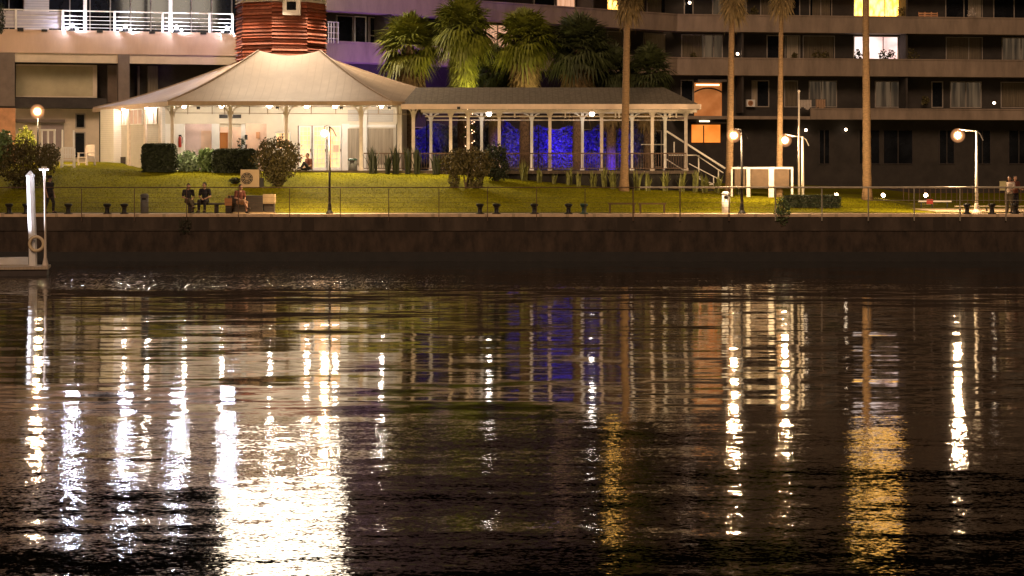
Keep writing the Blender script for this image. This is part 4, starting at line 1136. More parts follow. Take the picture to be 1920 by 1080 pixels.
palm('fan_palm','dark fan palm just before the foreground palm trunk',1146,130,9.6,3.2,.3,.26,1.7,100,FP,skirt=2.8,rough=True,green='frond_dark',skirt_w=.6)
palm('fan_palm','dark low fan palm by the end of the colonnade roof',1216,128.5,9.5,3.2,.3,.26,1.7,100,FP,skirt=2.8,rough=True,green='frond_dark',skirt_w=.6)
palm('fan_palm','fan palm trunk visible through the colonnade beyond the shrub',881,121.4,5.9,DZ-.5,.20,.18,.6,14,FP,skirt=0,rough=True,green='frond_dark')
# string of lights wound on that trunk
t = thing('rope_light', 'string of warm lights wound around a palm trunk beside the pavilion corner', 'rope light', (X(881,121.4),21.4,DZ))
pts = [(.235*math.cos(a*.35), .235*math.sin(a*.35), .0+a*.029) for a in range(0,118)]
MB().tube(pts, .018, 5).build('cable', M['cloth_pale'], t)
mb = MB()
for i in range(0,118,3): mb.ball(pts[i], .028, 6, 4)
mb.build('bulbs', emit('rope_bulb', (1,.55,.3), 6), t)

# ================================================================== stair and white panel railing
st = thing('white_stair', 'white railed stair descending from the colonnade end toward the lawn', 'stair')
ds = 116.5
a, b = P(1250,300,ds), P(1362,360,ds-1.0)
mb = MB(); n = 9
for i in range(n):
    u0, u1 = i/n, (i+1)/n
    p = a.lerp(b,u0); q = a.lerp(b,u1)
    mb.box(p.x, q.x+.05, p.y, p.y+1.4, p.z-1.0*(1), p.z-.45-(p.z-q.z)*.0+.02)
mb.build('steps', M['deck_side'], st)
def rail(pxy, r, name='handrail', m='steel_white', par=st):
    mb = MB(); mb.tube([P(*q) for q in pxy], r, 6); return mb.build(name, M[m], par)
rail([(1250,246,ds),(1360,316,ds-1)], .055)
rail([(1253,291,ds),(1306,291,ds),(1356,324,ds-1)], .032)
rail([(1250,299,ds),(1300,331,ds),(1356,352,ds-1)], .03)
rail([(1292,307,ds),(1354,339,ds-1)], .025)
for px, y0, y1 in ((1310,291,323),(1347,318,348),(1264,266,286),(1338,330,348)):
    rail([(px,y0,ds),(px,y1,ds)], .035, 'baluster')
for px, py in ((1302,332),(1316,339),(1330,346)):
    p = P(px,py,ds-.2); MB().box(p.x,p.x+.30,p.y-.02,p.y+.02,p.z-.02,p.z+.02).build('nosing', M['steel_white'], st)
rail([(1202,271,121),(1245,271,121)], .03)

t = thing('panel_railing', 'white framed railing with brown mesh panels beside the stair foot', 'railing')
d = 111.5; zb = Z(352,d); zt = Z(315,d)
xs_ = [X(p,d) for p in (1372,1403,1446,1485)]
y = d-100
MB().box(xs_[0],xs_[3]+.05,y-.05,y+.05,zt-.05,zt+.05).build('top_rail', M['steel_white'], t)
MB().box(xs_[0],xs_[3]-.03,y-.03,y+.03,zb-.02,zb+.06).build('bottom_rail', M['steel_white'], t)
for i, (x, w_) in enumerate(zip(xs_, (.04,.09,.13,.05))):
    zz = min(gz(x,y), Z(365,d)); MB().box(x-w_,x+w_,y-.07,y+.07,zz,zt-.051).build('post', M['steel_white'], t)
for i in range(3):
    MB().box(xs_[i]+.14,xs_[i+1]-.14,y-.01,y+.01,zb+.062,zt-.052).build('mesh_panel', mat('mesh_panel',(.10,.062,.036),.8,var=.25), t)

# ================================================================== promenade railing
t = thing('promenade_railing', 'long metal quay railing with slim posts and thin wires running along the whole waterfront', 'railing')
post_px = [-40,55,153,252,350,447,543,638,729,823,914,1006,1097,1187,1275,1367,1454,1541,1628,1714,1800,1886,1970]
yr = -.07; dr_ = 100+yr
for i, px in enumerate(post_px):
    x = X(px, dr_)
    q = .026 if px > 1150 else .016; MB().box(x-q,x+q,yr-q,yr+q,1.80,Z(353.5,dr_)).build('post', M['steel' if px > 1400 else 'rust_iron'], t)
xr0, xr1 = X(post_px[0],dr_), X(post_px[-1],dr_)
zt = Z(353.5,dr_)
mb = MB(); mb.tube([(xr0,yr,zt+.05),(X(1200,dr_),yr,zt+.05)], .022, 8); mb.build('top_rail', M['rust_iron'], t)
mb = MB(); mb.tube([(X(1200,dr_),yr,zt+.05),(xr1,yr,zt+.05)], .042, 8); mb.build('top_rail', M['steel'], t)
for z in (2.4,2.62,2.84,3.05):
    mb = MB(); mb.tube([(xr0,yr,z),(xr1,yr,z)], .005, 4); mb.build('wire', M['rust_iron'], t)
mb = MB(); mb.tube([(X(1625,dr_),yr,2.72),(xr1,yr,2.72)], .015, 6); mb.build('middle_rail', M['steel'], t)

# ================================================================== bollards
def bollard(px, label, m='iron'):
    d = 100.28; t = thing('bollard', label, 'bollard', (X(px,d), .28, 2.104), group='iron mooring bollards on the quay edge')
    MB().lathe([(.15,0),(.15,.04),(.10,.08),(.095,.26),(.13,.33),(.175,.38),(.18,.43),(.15,.46),(.05,.475)], n=16).build('post', M[m], t, True)
    MB().lathe([(.20,0),(.20,.03),(.15,.035)], n=16).build('base_plate', M[m], t)
for px, lab in ((17,'dark mooring bollard at the end of the quay by the big round shrub'),(49,'dark mooring bollard half hidden behind the white mooring pile'),
        (128,'dark mooring bollard between the white mooring pile and the first thin rail post'),(201,'first of the pair of dark bollards near the grey cylinder bin'),(233,'dark bollard closest to the grey cylinder bin'),
        (900,'dark bollard below the two footed shrub, pavilion side of its pair'),(931,'dark bollard below the two footed shrub, colonnade side of its pair'),(1002,'lone dark bollard below the blue lit colonnade'),
        (1066,'dark bollard beside the greenish one'),(1813,'dark bollard beside the foot of the last white street lamp'),(1860,'dark bollard at the feet of the standing pair'),(1903,'last dark bollard at the far end behind the standing pair')):
    bollard(px, lab)
bollard(1095, 'greenish bollard between a dark one and the backless benches', 'green_plastic')

# ================================================================== benches, bins, fan unit
t = thing('stone_bench', 'long solid bench, dark timber front with a pale stone end, under the seated people', 'bench', (X(458,101.9),1.9,2.10))
hw = 58*101.9/FPX
MB().box(-hw*.5,hw*.62,-.25,.32,.0,.80).build('seat', M['stone_dark'], t)
MB().box(hw*.62,hw,-.24,.30,.44,.86).build('end_block', M['stone_bench'], t)
MB().box(hw*.66,hw*.98,-.2,.26,.0,.44).build('leg', M['stone_dark'], t)
MB().box(-hw*1.85,-hw*.5,-.25,.30,.38,.46).build('seat', M['stone_dark'], t)
MB().box(-hw*1.8,-hw*1.7,-.2,.26,.0,.38).build('leg', M['stone_dark'], t); MB().box(-hw*.95,-hw*.85,-.2,.26,.0,.38).build('leg', M['stone_dark'], t)
MB().box(-hw*.5,hw*.98,-.27,.34,-.0,.06).build('plinth', M['stone_bench'], t)
for a, b, lab in ((1140,1192,'slim backless bench nearer the greenish bollard'),(1197,1249,'slim backless bench past the dark railing post')):
    d = 102; x0, x1 = X(a,d), X(b,d); zz = 2.10
    t = thing('backless_bench', lab, 'bench', ((x0+x1)/2, 2.0, zz), group='slim backless benches on the promenade'); h = (x1-x0)/2; H = Z(381,d)-zz
    for q in (-.13,0,.13): MB().box(-h,h,q-.05,q+.05,H-.05,H).build('slat', M['rust_iron'], t)
    for sx in (-1,1): MB().box(sx*h*.86-.03,sx*h*.86+.03,-.18,.18,0,H-.052).build('leg', M['rust_iron'], t)
def bin_(px, top, w, d, m, label, name='litter_bin', zb=None, lid='iron'):
    x = X(px,d); z0 = zb if zb is not None else max(2.10,gz(x,d-100) if d>102.7 else 2.1); H = Z(top,d)-z0; r = w*d/FPX/2
    t = thing(name, label, 'bin', (x,d-100,z0))
    MB().lathe([(r*.92,0),(r,.03),(r,H*.86)], n=18).build('body', M[m], t, True)
    MB().lathe([(r*1.08,H*.86),(r*1.08,H*.92),(r*.7,H)], n=18).build('lid', M[lid], t)
    MB().box(-r*.5,r*.5,-r*1.03,-r*.8,H*.68,H*.80).build('slot', M['iron'], t)
bin_(271,363,15,101.6,'bin_grey','grey cylinder bin standing on the lawn edge near the pair of bollards',lid='bin_grey')
bin_(1361,359,15,101.4,'white_pvc','pale cylinder bin on the promenade between the bench and the quay street lamp',lid='white_paint')
bin_(661,297,17,115.8,'bin_grey','grey bin with dark lid on the deck against the pavilion wall',zb=DZ,lid='green_plastic')
# fan unit
d = 109.5; x0, x1 = X(451,d), X(486,d); z0 = gz((x0+x1)/2,9.5); H = Z(318,d)-z0
t = thing('condenser_unit', 'tan box unit with a round fan grille on the lawn', 'fan unit', ((x0+x1)/2,9.5,z0)); hw = (x1-x0)/2
MB().box(-hw,hw,0,.4,.05,H).build('casing', M['plastic_tan'], t)
MB().box(-hw*.9,-hw*.6,0,.4,0,.05).build('foot', M['iron'], t); MB().box(hw*.6,hw*.9,0,.4,0,.05).build('foot', M['iron'], t)
g = MB(); g.tube([(-.14,-.01,H*.52),(-.14,.02,H*.52)], .29, 20); g.build('fan_opening', M['iron'], t)
g = MB()
for r in (.08,.16,.24,.30):
    for k in range(20):
        a0, a1 = 6.2832*k/20, 6.2832*(k+1)/20; g.bar((-.14+r*math.cos(a0),-.025,H*.52+r*math.sin(a0)),(-.14+r*math.cos(a1),-.025,H*.52+r*math.sin(a1)),.012)
for k in range(8): a0 = 6.2832*k/8; g.bar((-.14,-.03,H*.52),(-.14+.3*math.cos(a0),-.03,H*.52+.3*math.sin(a0)),.012)
g.build('fan_guard', M['plastic_tan'], t)
MB().box(hw+.02,hw+.2,.05,.35,.0,H*.55).build('pipe_box', M['iron'], t)
# fire extinguisher
t = thing('fire_extinguisher', 'red fire extinguisher hung on the white veranda wall', 'fire extinguisher', (X(337,119.3),19.36,Z(276,119.3)))
MB().lathe([(.07,0),(.085,.03),(.085,.48),(.05,.56),(.03,.58)], n=12).build('cylinder', M['red'], t, True)
MB().box(-.06,.08,-.03,.03,.58,.66).build('valve', M['iron'], t); mb = MB(); mb.tube([(.06,0,.62),(.13,0,.5),(.12,0,.2)],.018,6); mb.build('hose', M['iron'], t)
# small indoor plants / hooks at lobby
t = thing('potted_plant', 'slim dark potted plant standing before the peach lobby wall', 'plant', (X(452,118.3),18.3,DZ))
MB().lathe([(.1,0),(.14,.28),(.12,.3)], n=12).build('pot', M['iron'], t)
mb = MB(); mb.tube([(0,0,.28),(.02,0,1.5)],.012,5); mb.build('stem', M['stem'], t)
mb = MB(); leafmesh(mb, 90, 0,0,1.45,.22,.2,.25,.14,random.Random(5)); mb.build('foliage', M['leaf_dark'], t)
t = thing('wall_telephone', 'small dark wall box fixed near the lobby pilaster', 'wall box', (X(461,119.3),19.38,Z(262,119.3)))
MB().box(-.07,.07,0,.1,0,.26).build('box', M['iron'], t); MB().box(-.05,.05,0,.1,-.5,-.25).build('lower_box', M['rust_iron'], t)

# ================================================================== white garden furniture
def garden_chair(px, py, d, label, rz=0, m='white_paint', s=1.0):
    x = X(px,d); z0 = gz(x,d-100); t = thing('garden_chair', label, 'chair', (x,d-100,z0), rz, group='pale garden chairs beside the pavilion'); t.scale=(s,s,s)
    MB().box(-.32,.32,-.30,.28,.40,.45).build('seat', M[m], t)
    mb = MB()
    for i in range(5): mb.box(-.30+.125*i,-.20+.125*i,.26+.0*i,.29,.50,1.02)
    mb.box(-.33,.33,.255,.30,1.02,1.10); mb.box(-.33,.33,.24,.255,.66,.72); mb.build('backrest', M[m], t)
    for sx in (-1,1):
        for yy in (-.28,.26): MB().box(sx*.34-.04,sx*.34+.04,yy-.04,yy+.04,0,.64 if yy<0 else 1.02).build('leg', M[m], t)
        MB().box(sx*.35-.05,sx*.35+.05,-.34,.34,.64,.68).build('armrest', M[m], t)
    MB().box(-.30,.30,-.30,-.27,.12,.18).build('stretcher', M[m], t)
    return t
garden_chair(127,305,118.2,'white slatted garden chair standing between two white poles',R(8))
garden_chair(163,302,120,'pinkish garden chair closest to the pavilion siding wall',R(-40),'post_paint')
for i, (px, top, lab) in enumerate(((117,243,'thin white pole at the back of the white garden chair, shrub side'),(138,244,'thin white pole at the back of the white garden chair, pavilion side'))):
    x = X(px,118.9); z0 = gz(x,18.9); o = MB().tube([(0,0,0),(0,0,Z(top,118.9)-z0)],[.055,.045],8).build('white_pole', M['white_paint']); o.location=(x,18.9,z0)
    tag(o, lab, 'pole', 'white poles by the garden chairs')
t = thing('garden_arch', 'white square framed garden arch behind the small bronze shrub', 'arch'); d = 119.6
z0, zt = gz(X(88,d),d-100), Z(242,d)
for px in (78,90,102): MB().box(X(px,d)-.045,X(px,d)+.045,d-100-.05,d-100+.05,z0,zt-.1).build('post', M['white_paint'], t)
MB().box(X(75,d),X(104,d),d-100-.06,d-100+.06,zt-.1,zt).build('top_beam', M['white_paint'], t)

# ================================================================== floating pontoon with pile
d = 88.0; zp = Z(499,d)
t = thing('pontoon', 'pale timber floating pontoon with a dark float, at the end of the quay', 'pontoon', (0,0,0))
xe = X(96,d)
def slab(mb, z0, z1, inset=0):
    b = [(xe-9,-14.2+inset,z0),(xe-inset,-12.6+inset,z0),(xe-.3-inset,-10.6-inset,z0),(xe-9,-11.2-inset,z0)]
    mb.hexa(b, [(x,y,z1) for x,y,z in b])
mb = MB(); slab(mb, zp-.10, zp); mb.build('deck', M['pontoon'], t)
mb = MB(); slab(mb, -.3, zp-.10, .06); mb.build('float', M['pontoon_side'], t)
t = thing('mooring_pile', 'thick white mooring pile with a pointed cap rising from the pontoon', 'pile', (X(61,88.3),-11.7,zp))
H = Z(331,88.3)-zp
mb = MB(); mb.tube([(.02,0,0),(0,0,H*.33),(-.04,0,H*.6),(-.09,0,H)], [.165,.165,.16,.155], 8); mb.build('shaft', M['white_pvc'], t)
mb = MB(); mb.lathe([(.175,0),(.175,.05),(.03,.22)], c=(-.09,0,H), n=8); mb.build('cap', M['white_pvc'], t)
t = thing('lifebuoy', 'cream lifebuoy with rope hung on the white mooring pile', 'lifebuoy', (X(67,88)+.03,-12.0,Z(457,88)))
mb = MB()
for k in range(28):
    a = 6.2832*k/28
    for j in range(8):
        q = 6.2832*j/8; r = .27+.062*math.cos(q); mb.v.append((r*math.cos(a), .062*math.sin(q), r*math.sin(a)))
for k in range(28):
    for j in range(8):
        mb.f.append((k*8+j, ((k+1)%28)*8+j, ((k+1)%28)*8+(j+1)%8, k*8+(j+1)%8)); mb.mi.append(0)
mb.build('ring', M['buoy'], t, True)
mb = MB(); mb.tube([(.33*math.cos(6.2832*k/28), .02*math.sin(k), .33*math.sin(6.2832*k/28)) for k in range(29)], .012, 5, False); mb.build('rope', M['rope'], t)
t = thing('pontoon_light_post', 'slim tapered white light post with a flat head on the pontoon end', 'light post', (X(85,87.9),-12.1,zp))
H = Z(318,87.9)-zp
mb = MB(); mb.tube([(0,0,0),(0,0,.08),(0,0,.35),(0,0,1.0),(-.02,0,H*.8),(-.05,0,H)],[.15,.12,.06,.045,.04,.055],10); mb.build('pole', M['post_paint'], t, True)
mb = MB(); mb.box(-.24,.14,-.12,.12,H,H+.05); mb.box(-.14,.05,-.05,.05,H+.05,H+.12); mb.build('head', M['white_pvc'], t)
mb = MB(); mb.box(-.20,.10,-.10,.10,H-.02,H-.001); mb.build('lens', emit('post_lens',(.85,.85,1.0),45), t)
t = thing('small_boat', 'pale prow of a small boat lying against the far side of the pontoon', 'boat', (X(-20,89),-10.3,0))
mb = MB()
for i in range(9):
    u = i/8; wd = .75*math.sqrt(max(0,1-u**2.2)); xx = -2+u*3.4; zt_ = .52+.12*u
    for (yy,zz) in ((-wd,zt_),(-wd*.55,.05),(0,-.15),(wd*.55,.05),(wd,zt_)): mb.v.append((xx,yy,zz))
for i in range(8):
    for j in range(4): mb.f.append((i*5+j,i*5+j+1,(i+1)*5+j+1,(i+1)*5+j)); mb.mi.append(0)
    mb.f.append((i*5,(i+1)*5,(i+1)*5+4,i*5+4)); mb.mi.append(0)
mb.build('hull', M['white_pvc'], t)

# ================================================================== far end of the quay
mb = MB(); mb.box(X(1745,104),300,2.7,9,1.5,2.16); o = mb.build('quay_apron', M['paving']); tag(o, kind='structure')
t = thing('low_garden_fence', 'low dark slatted fence across the garden past the lawn end', 'fence')
mb = MB()
MB().box(X(1690,124),X(1990,124),23.98,24.02,3.0,3.06).build('top_rail', M['steel'], t)
for px in range(1694,1990,10): mb.box(X(px,124)-.02,X(px,124)+.02,23.985,24.015,2.1,3.0)
mb.build('slats', M['rust_iron'], t)
t = thing('red_white_barrier', 'low barrier with a pale top rail and red centre, beyond the lawn tip', 'barrier', (X(1750,112),12.0,2.14))
MB().box(-.75,.9,-.05,.05,.28,.36).build('rail', M['steel_white'], t)
for q in (-.6,-.05,.7): MB().box(q-.03,q+.03,-.04,.04,0,.28).build('leg', M['iron'], t)
MB().box(-.35,-.02,-.06,-.051,.18,.42).build('plate', M['red'], t)
t = thing('low_steel_rail', 'low steel kerb rail behind the bollards at the far quay end', 'rail')
MB().box(X(1790,103.5),X(1990,103.5),3.47,3.53,2.36,2.41).build('rail', M['steel'], t)
for px in (1800,1850,1900,1950): MB().box(X(px,103.5)-.03,X(px,103.5)+.03,3.47,3.53,2.16,2.36).build('leg', M['iron'], t)

# floodlight on a short post of the pontoon, beyond the frame's edge, that whitens the pile
t = thing('pontoon_floodlight', 'cold white floodlight on a short post at the far side of the pontoon', 'floodlight', (X(-110,86.5),-13.4,zp))
MB().tube([(0,0,0),(0,0,1.1)],.04,8).build('post', M['steel_white'], t)
MB().box(-.12,.12,-.08,.08,1.1,1.3).build('housing', M['steel_white'], t)
q = light('SPOT','beam',(.16,.1,1.25), 1700, (.86,.86,1.0), t, .08, spot=60)
q.rotation_euler = (Vector((X(66,88.3),-11.7,3.6))-Vector((X(-110,86.5)+.16,-13.3,zp+1.25))).to_track_quat('-Z','Y').to_euler()
for px, py, lab in ((1655,112,'leafy potted plant before the pinkish lit window'),(1670,112,'second leafy potted plant before the pinkish lit window, farther from the palm trunk'),(1608,113,'small potted plant at the palm side corner of the pinkish lit window')):
    p = FC.pt(FC.s_of(px,.9),.9,floors[1][0]+.225); t = thing('balcony_plant', lab, 'potted plant', p, group='potted plants on the lit balcony')
    MB().lathe([(.12,0),(.17,.35),(.15,.36)], n=12).build('pot', M['iron'], t)
    mb = MB(); leafmesh(mb, 120, 0,0,1.15,.32,.25,.55,.2,random.Random(px)); mb.build('foliage', M['leaf_dark'], t)

for px, fl, lab, sz in ((1532,1,'dark leafy plant in front of the pale curtain on the middle balcony',.5),(1548,1,'dark leafy plant on the middle balcony nearer the pinkish lit window',.4),(1490,1,'low plant on the middle balcony between two slim palm trunks',.3),
                    (1690,2,'plant beside the far edge of the yellow lit window',.5),(1415,2,'dark plant on the top balcony between the two stair side palms',.45),(1712,1,'bushy plant behind the dividing wall beside the pinkish lit window',.6),
                    (1822,2,'pale flowering plant on the top balcony before a curtain',.5),(1735,0,'low dark plant on the lower balcony between two window frames',.35),(1230,1,'dark plant before the pale curtain above the colonnade roof end',.4),(1300,1,'small plant before the wide window above the orange lit recess',.3)):
    p = FC.pt(FC.s_of(px,.7),.7,floors[fl][0]+.225); t = thing('balcony_plant', lab, 'potted plant', p, group='potted plants on the dark balconies')
    MB().lathe([(.14,0),(.2,.4),(.18,.42)], n=12).build('pot', M['column_grey'], t)
    mb = MB(); leafmesh(mb, 140, 0,0,.9+sz*.6,sz*.7,.25,sz,.2,random.Random(px)); mb.build('foliage', M['leaf_brown'] if px != 1822 else M['cloth_pale'], t)

# ================================================================== people
def person(label, loc, rz, pose, top='cloth_black', legs='cloth_black', hair='short', group=None, head_turn=0.0, bare_legs=False, scale=1.0, hat=False, lean=0.0):
    t = thing('person', label, 'person', loc, rz, group); t.scale = (scale,)*3
    sit = pose.startswith('sit')
    V = Vector
    if sit:
        hip = V((0,.05,.52)); chest = V((0,.05+lean*-.10,.86)); neck = V((0,.03-lean*.16,1.03)); head = V((0,.0-lean*.2,1.19))
        hl = [V((.09,.03,.50)), V((.14,-.40,.50)), V((.13,-.38,.09)), V((.14,-.56,.04))]
        hr = [V((-.09,.03,.50)), V((-.13,-.40,.50)), V((-.14,-.36,.09)), V((-.15,-.54,.04))]
        if pose == 'sit_cross': hr = [V((-.09,.03,.50)), V((-.02,-.40,.58)), V((.12,-.50,.26)), V((.18,-.64,.22))]
        if pose == 'sit_floor':
            hl = [V((.09,.0,.12)), V((.18,-.38,.42)), V((.14,-.58,.08)), V((.15,-.75,.04))]
            hr = [V((-.09,.0,.12)), V((-.30,-.40,.14)), V((-.02,-.60,.08)), V((.05,-.70,.05))]
            for v in (hip, chest, neck, head): v.z -= .40
    else:
        hip = V((0,.0,.93)); chest = V((0,-.0,1.25)); neck = V((0,0,1.44)); head = V((0,-.02,1.60))
        st_ = .10 if pose == 'walk' else .0
        hl = [V((.09,0,.90)), V((.10,-.05-st_,.50)), V((.10,.0-st_*1.3,.09)), V((.11,-.18-st_*1.3,.04))]
        hr = [V((-.09,0,.90)), V((-.10,-.03+st_,.50)), V((-.11,.03+st_*2,.09)), V((-.12,-.15+st_*2,.04))]
    sh = neck.z-.06
    cy_ = chest.y
    if pose == 'stand_hold' or pose == 'walk_hold':
        al = [V((.19,cy_,sh)), V((.25,cy_-.04,sh-.28)), V((.16,cy_-.28,sh-.30))]
        ar = [V((-.19,cy_,sh)), V((-.27,cy_-.05,sh-.26)), V((-.22,cy_-.30,sh-.24))]
    elif sit:
        al = [V((.19,cy_,sh)), V((.26,cy_-.02,sh-.27)), V((.12,cy_-.26,sh-.36))]
        ar = [V((-.19,cy_,sh)), V((-.25,cy_-.02,sh-.27)), V((-.05,cy_-.27,sh-.36))]
    else:
        al = [V((.19,cy_,sh)), V((.24,cy_+.03,sh-.29)), V((.24,cy_-.07,sh-.54))]
        ar = [V((-.19,cy_,sh)), V((-.24,cy_+.02,sh-.29)), V((-.25,cy_-.08,sh-.54))]
    b = MB()
    b.tube([hip-V((0,0,.04)), hip+V((0,0,.06)), (hip+chest)/2, chest, chest+V((0,0,.10)), neck-V((0,0,.02))], [.13,.135,.115,.13,.12,.055], 14)
    for s_ in (-1,1): b.tube([chest+V((0,0,.10)), V((s_*.17,cy_,sh))], [.09,.062], 10)
    b.tube([neck-V((0,0,.06)), neck+V((0,0,.02)), head-V((0,-.01,.06))], [.058,.05,.052], 10)
    ht = Matrix.Rotation(head_turn,3,'Z')
    b.ball(tuple(head), .10, 16, 12, .78, .96, 1.2)
    fwd = ht @ V((0,-1,0)); sd = ht @ V((1,0,0))
    b.ball(tuple(head+fwd*.035-V((0,0,.06))), .062, 12, 8, .85, 1, .85)
    b.tube([head+fwd*.085+V((0,0,.02)), head+fwd*.112-V((0,0,.018)), head+fwd*.09-V((0,0,.03))],[.010,.017,.012],8)
    for s_ in (-1,1): b.ball(tuple(head+sd*.083*s_-V((0,0,.01))), .024, 8, 6, .5, .8, 1.2)
    for L_ in (hl, hr):
        b.tube([L_[0], L_[0].lerp(L_[1],.5), L_[1]], [.085,.072,.053], 12); b.ball(tuple(L_[1]), .054, 10, 8)
        b.tube([L_[1], L_[1].lerp(L_[2],.35), L_[2]], [.053,.055,.036], 12); b.tube([L_[2], L_[2].lerp(L_[3],.5), L_[3]], [.042,.042,.032], 10)
    for A_, s_ in ((al,1),(ar,-1)):
        b.ball(tuple(A_[0]), .062, 10, 8); b.tube([A_[0], A_[1]], [.055,.038], 10); b.ball(tuple(A_[1]), .039, 8, 6)
        b.tube([A_[1], A_[1].lerp(A_[2],.3), A_[2]], [.038,.037,.026], 10)
        fd = (A_[2]-A_[1]).normalized(); pl = A_[2]+fd*.05
        sdv = fd.cross(V((0,0,1)) if abs(fd.z)<.9 else V((0,1,0))).normalized(); dn = fd.cross(sdv).normalized()
        if dn.z > 0 and abs(fd.z)<.9: dn = -dn
        b.tube([A_[2], pl+fd*.03], [.027,.036], 8)
        for k, (o_, ln) in enumerate(((-.030,.065),(-.010,.078),(.010,.072),(.030,.056))):
            r0 = pl+fd*.03+sdv*o_; k1 = r0+fd*ln*.5+dn*.008; b.tube([r0, k1, k1+fd*ln*.32+dn*ln*.35],[.0095,.009,.007],6)
        r0 = pl-sdv*.028*s_; b.tube([r0, r0-sdv*.03*s_+fd*.02, r0-sdv*.035*s_+fd*.055+dn*.01],[.011,.010,.008],6)
    o = b.build('body', M['skin'], t, True)
    md = o.modifiers.new('fuse','REMESH'); md.mode = 'VOXEL'; md.voxel_size = .011; md.use_smooth_shade = True
    def garment(nm, mb_, mm, vox=.016):
        g = mb_.build(nm, M[mm], t, True); m_ = g.modifiers.new('fuse','REMESH'); m_.mode='VOXEL'; m_.voxel_size=vox; m_.use_smooth_shade=True; return g
    g = MB(); g.tube([hip-V((0,0,.02)), hip+V((0,0,.08)), (hip+chest)/2, chest, chest+V((0,0,.11)), neck-V((0,0,.03))], [.158,.155,.137,.15,.135,.075], 14)
    for s_ in (-1,1): g.tube([chest+V((0,0,.09)), V((s_*.17,cy_,sh))], [.11,.082], 10)
    for A_ in (al, ar): g.ball(tuple(A_[0]),.08,10,8); g.tube([A_[0], A_[0].lerp(A_[1],.85)], [.074,.062], 10)
    garment('shirt', g, top)
    g = MB(); g.tube([hip-V((0,0,.06)), hip+V((0,0,.07))], [.15,.152], 14)
    for L_ in (hl, hr):
        g.tube([L_[0], L_[0].lerp(L_[1],.5), L_[1]], [.108,.094,.075], 12); g.ball(tuple(L_[1]), .075, 10, 8)
        if not bare_legs: g.tube([L_[1], L_[2]+V((0,0,.02))], [.074,.060], 12)
    garment('shorts' if bare_legs else 'trousers', g, legs)
    for L_ in (hl, hr):
        g = MB(); g.tube([L_[2]+V((0,.03,-.035)), L_[2].lerp(L_[3],.5)-V((0,0,.0)), L_[3]+(L_[3]-L_[2])*.12], [.045,.048,.036], 10); g.build('shoe', M['shoe'], t, True)
    g = MB(); g.ball(tuple(head-fwd*.018+V((0,0,.028))), .103, 14, 10, .84, .98, 1.12)
    if hair == 'long': g.tube([head-fwd*.05+V((0,0,.02)), head-fwd*.085-V((0,0,.10)), head-fwd*.08-V((0,0,.24))],[.085,.075,.04],10)
    # keep the face clear
    h_ = g.build('hair', M['hair'], t, True)
    bm = bmesh.new(); bm.from_mesh(h_.data)
    dl = [v for v in bm.verts if (v.co-head).dot(fwd) > .052 and v.co.z < head.z+.062]
    bmesh.ops.delete(bm, geom=dl, context='VERTS'); bm.to_mesh(h_.data); bm.free()
    for s_ in (-1,1): MB().ball(tuple(head+fwd*.087+sd*.031*s_+V((0,0,.012))), .0115, 8, 6).build('eye', M['eye'], t)
    if hat:
        g = MB(); g.lathe([(.19,.05),(.19,.065),(.11,.07),(.10,.15),(.05,.17)], c=tuple(head), n=16, ); g.build('hat', M['cloth_black'], t)
    return t, al, ar
BZ = 2.10
zs = BZ+.46-.40
person('person in dark top and olive trousers seated at the outer end of the bench', (X(352,101.6),1.78,BZ+.04), R(18), 'sit_cross', 'cloth_black','cloth_grey', 'long', head_turn=R(-10), lean=.2)
person('person in wide black clothes seated beside the olive trousered one', (X(383,101.6),1.78,BZ+.04), R(-12), 'sit', 'cloth_black','cloth_black', 'short', head_turn=R(-30), lean=.3, scale=1.04)
person('person with bare legs in a reddish top seated before the dark middle of the bench', (X(448,101.1),1.42,BZ+.0), R(35), 'sit_cross', 'cloth_red','cloth_tan', 'short', bare_legs=True, lean=.5)
t = thing('shoulder_bag', 'tan leather bag resting beside the bare legged person', 'bag', (X(429,101.3),1.25,BZ))
MB().box(-.17,.15,-.07,.07,.36,.68).build('body', M['leather'], t); MB().box(-.18,.16,-.075,-.068,.52,.69).build('flap', M['leather'], t)
mb = MB(); mb.tube([(-.12,0,.68),(-.06,0,.82),(.06,0,.82),(.12,0,.68)],.012,6); mb.build('strap', M['leather'], t)
MB().box(-.14,.12,-.06,.06,0,.36).build('lower_pouch', M['stone_dark'], t)
person('person in dark clothes and a brimmed hat walking behind the pontoon light post', (X(93,101.5),1.5,BZ), R(60), 'walk', 'cloth_black','cloth_black','short', hat=True, scale=.98)
person('person sitting on the deck edge in the lit doorway, dark clothes with a red sleeve', (X(578,115.0),15.0,DZ-.02), R(-50), 'sit_floor', 'cloth_red','cloth_black','short', lean=.3)
tp, al, ar = person('standing person in a pale top holding a pale yellow board at the far quay end', (X(1893,101.6),1.6,BZ), R(-35), 'stand_hold', 'cloth_pale','cloth_grey','short', scale=.98)
person('standing person in a reddish top just behind the one with the pale yellow board', (X(1903,102.3),2.3,BZ), R(30), 'stand_hold', 'cloth_red','cloth_black','long', scale=1.0)
t = thing('pale_board', 'pale yellow board held upright by the standing person at the far quay end', 'board', (X(1880,101.2),1.22,Z(357,101.2)), R(-6))
MB().box(-.13,.15,-.012,.012,0,.40).build('sheet', M['yellow_card'], t); MB().box(-.14,.16,-.018,.018,.40,.42).build('edge_strip', M['yellow_card'], t)

# ================================================================== light givers of the place, with added fill lights
# harbour city glow from across the basin: low, wide and warm
sun = bpy.data.lights.new('city_glow', 'SUN'); sun.energy = 0.95; sun.angle = R(18); sun.color = (1.0,0.66,0.42)
so = bpy.data.objects.new('city_glow', sun); COL.objects.link(so)
so.rotation_euler = Vector((0.15, 1.0, -0.62)).to_track_quat('-Z','Y').to_euler()
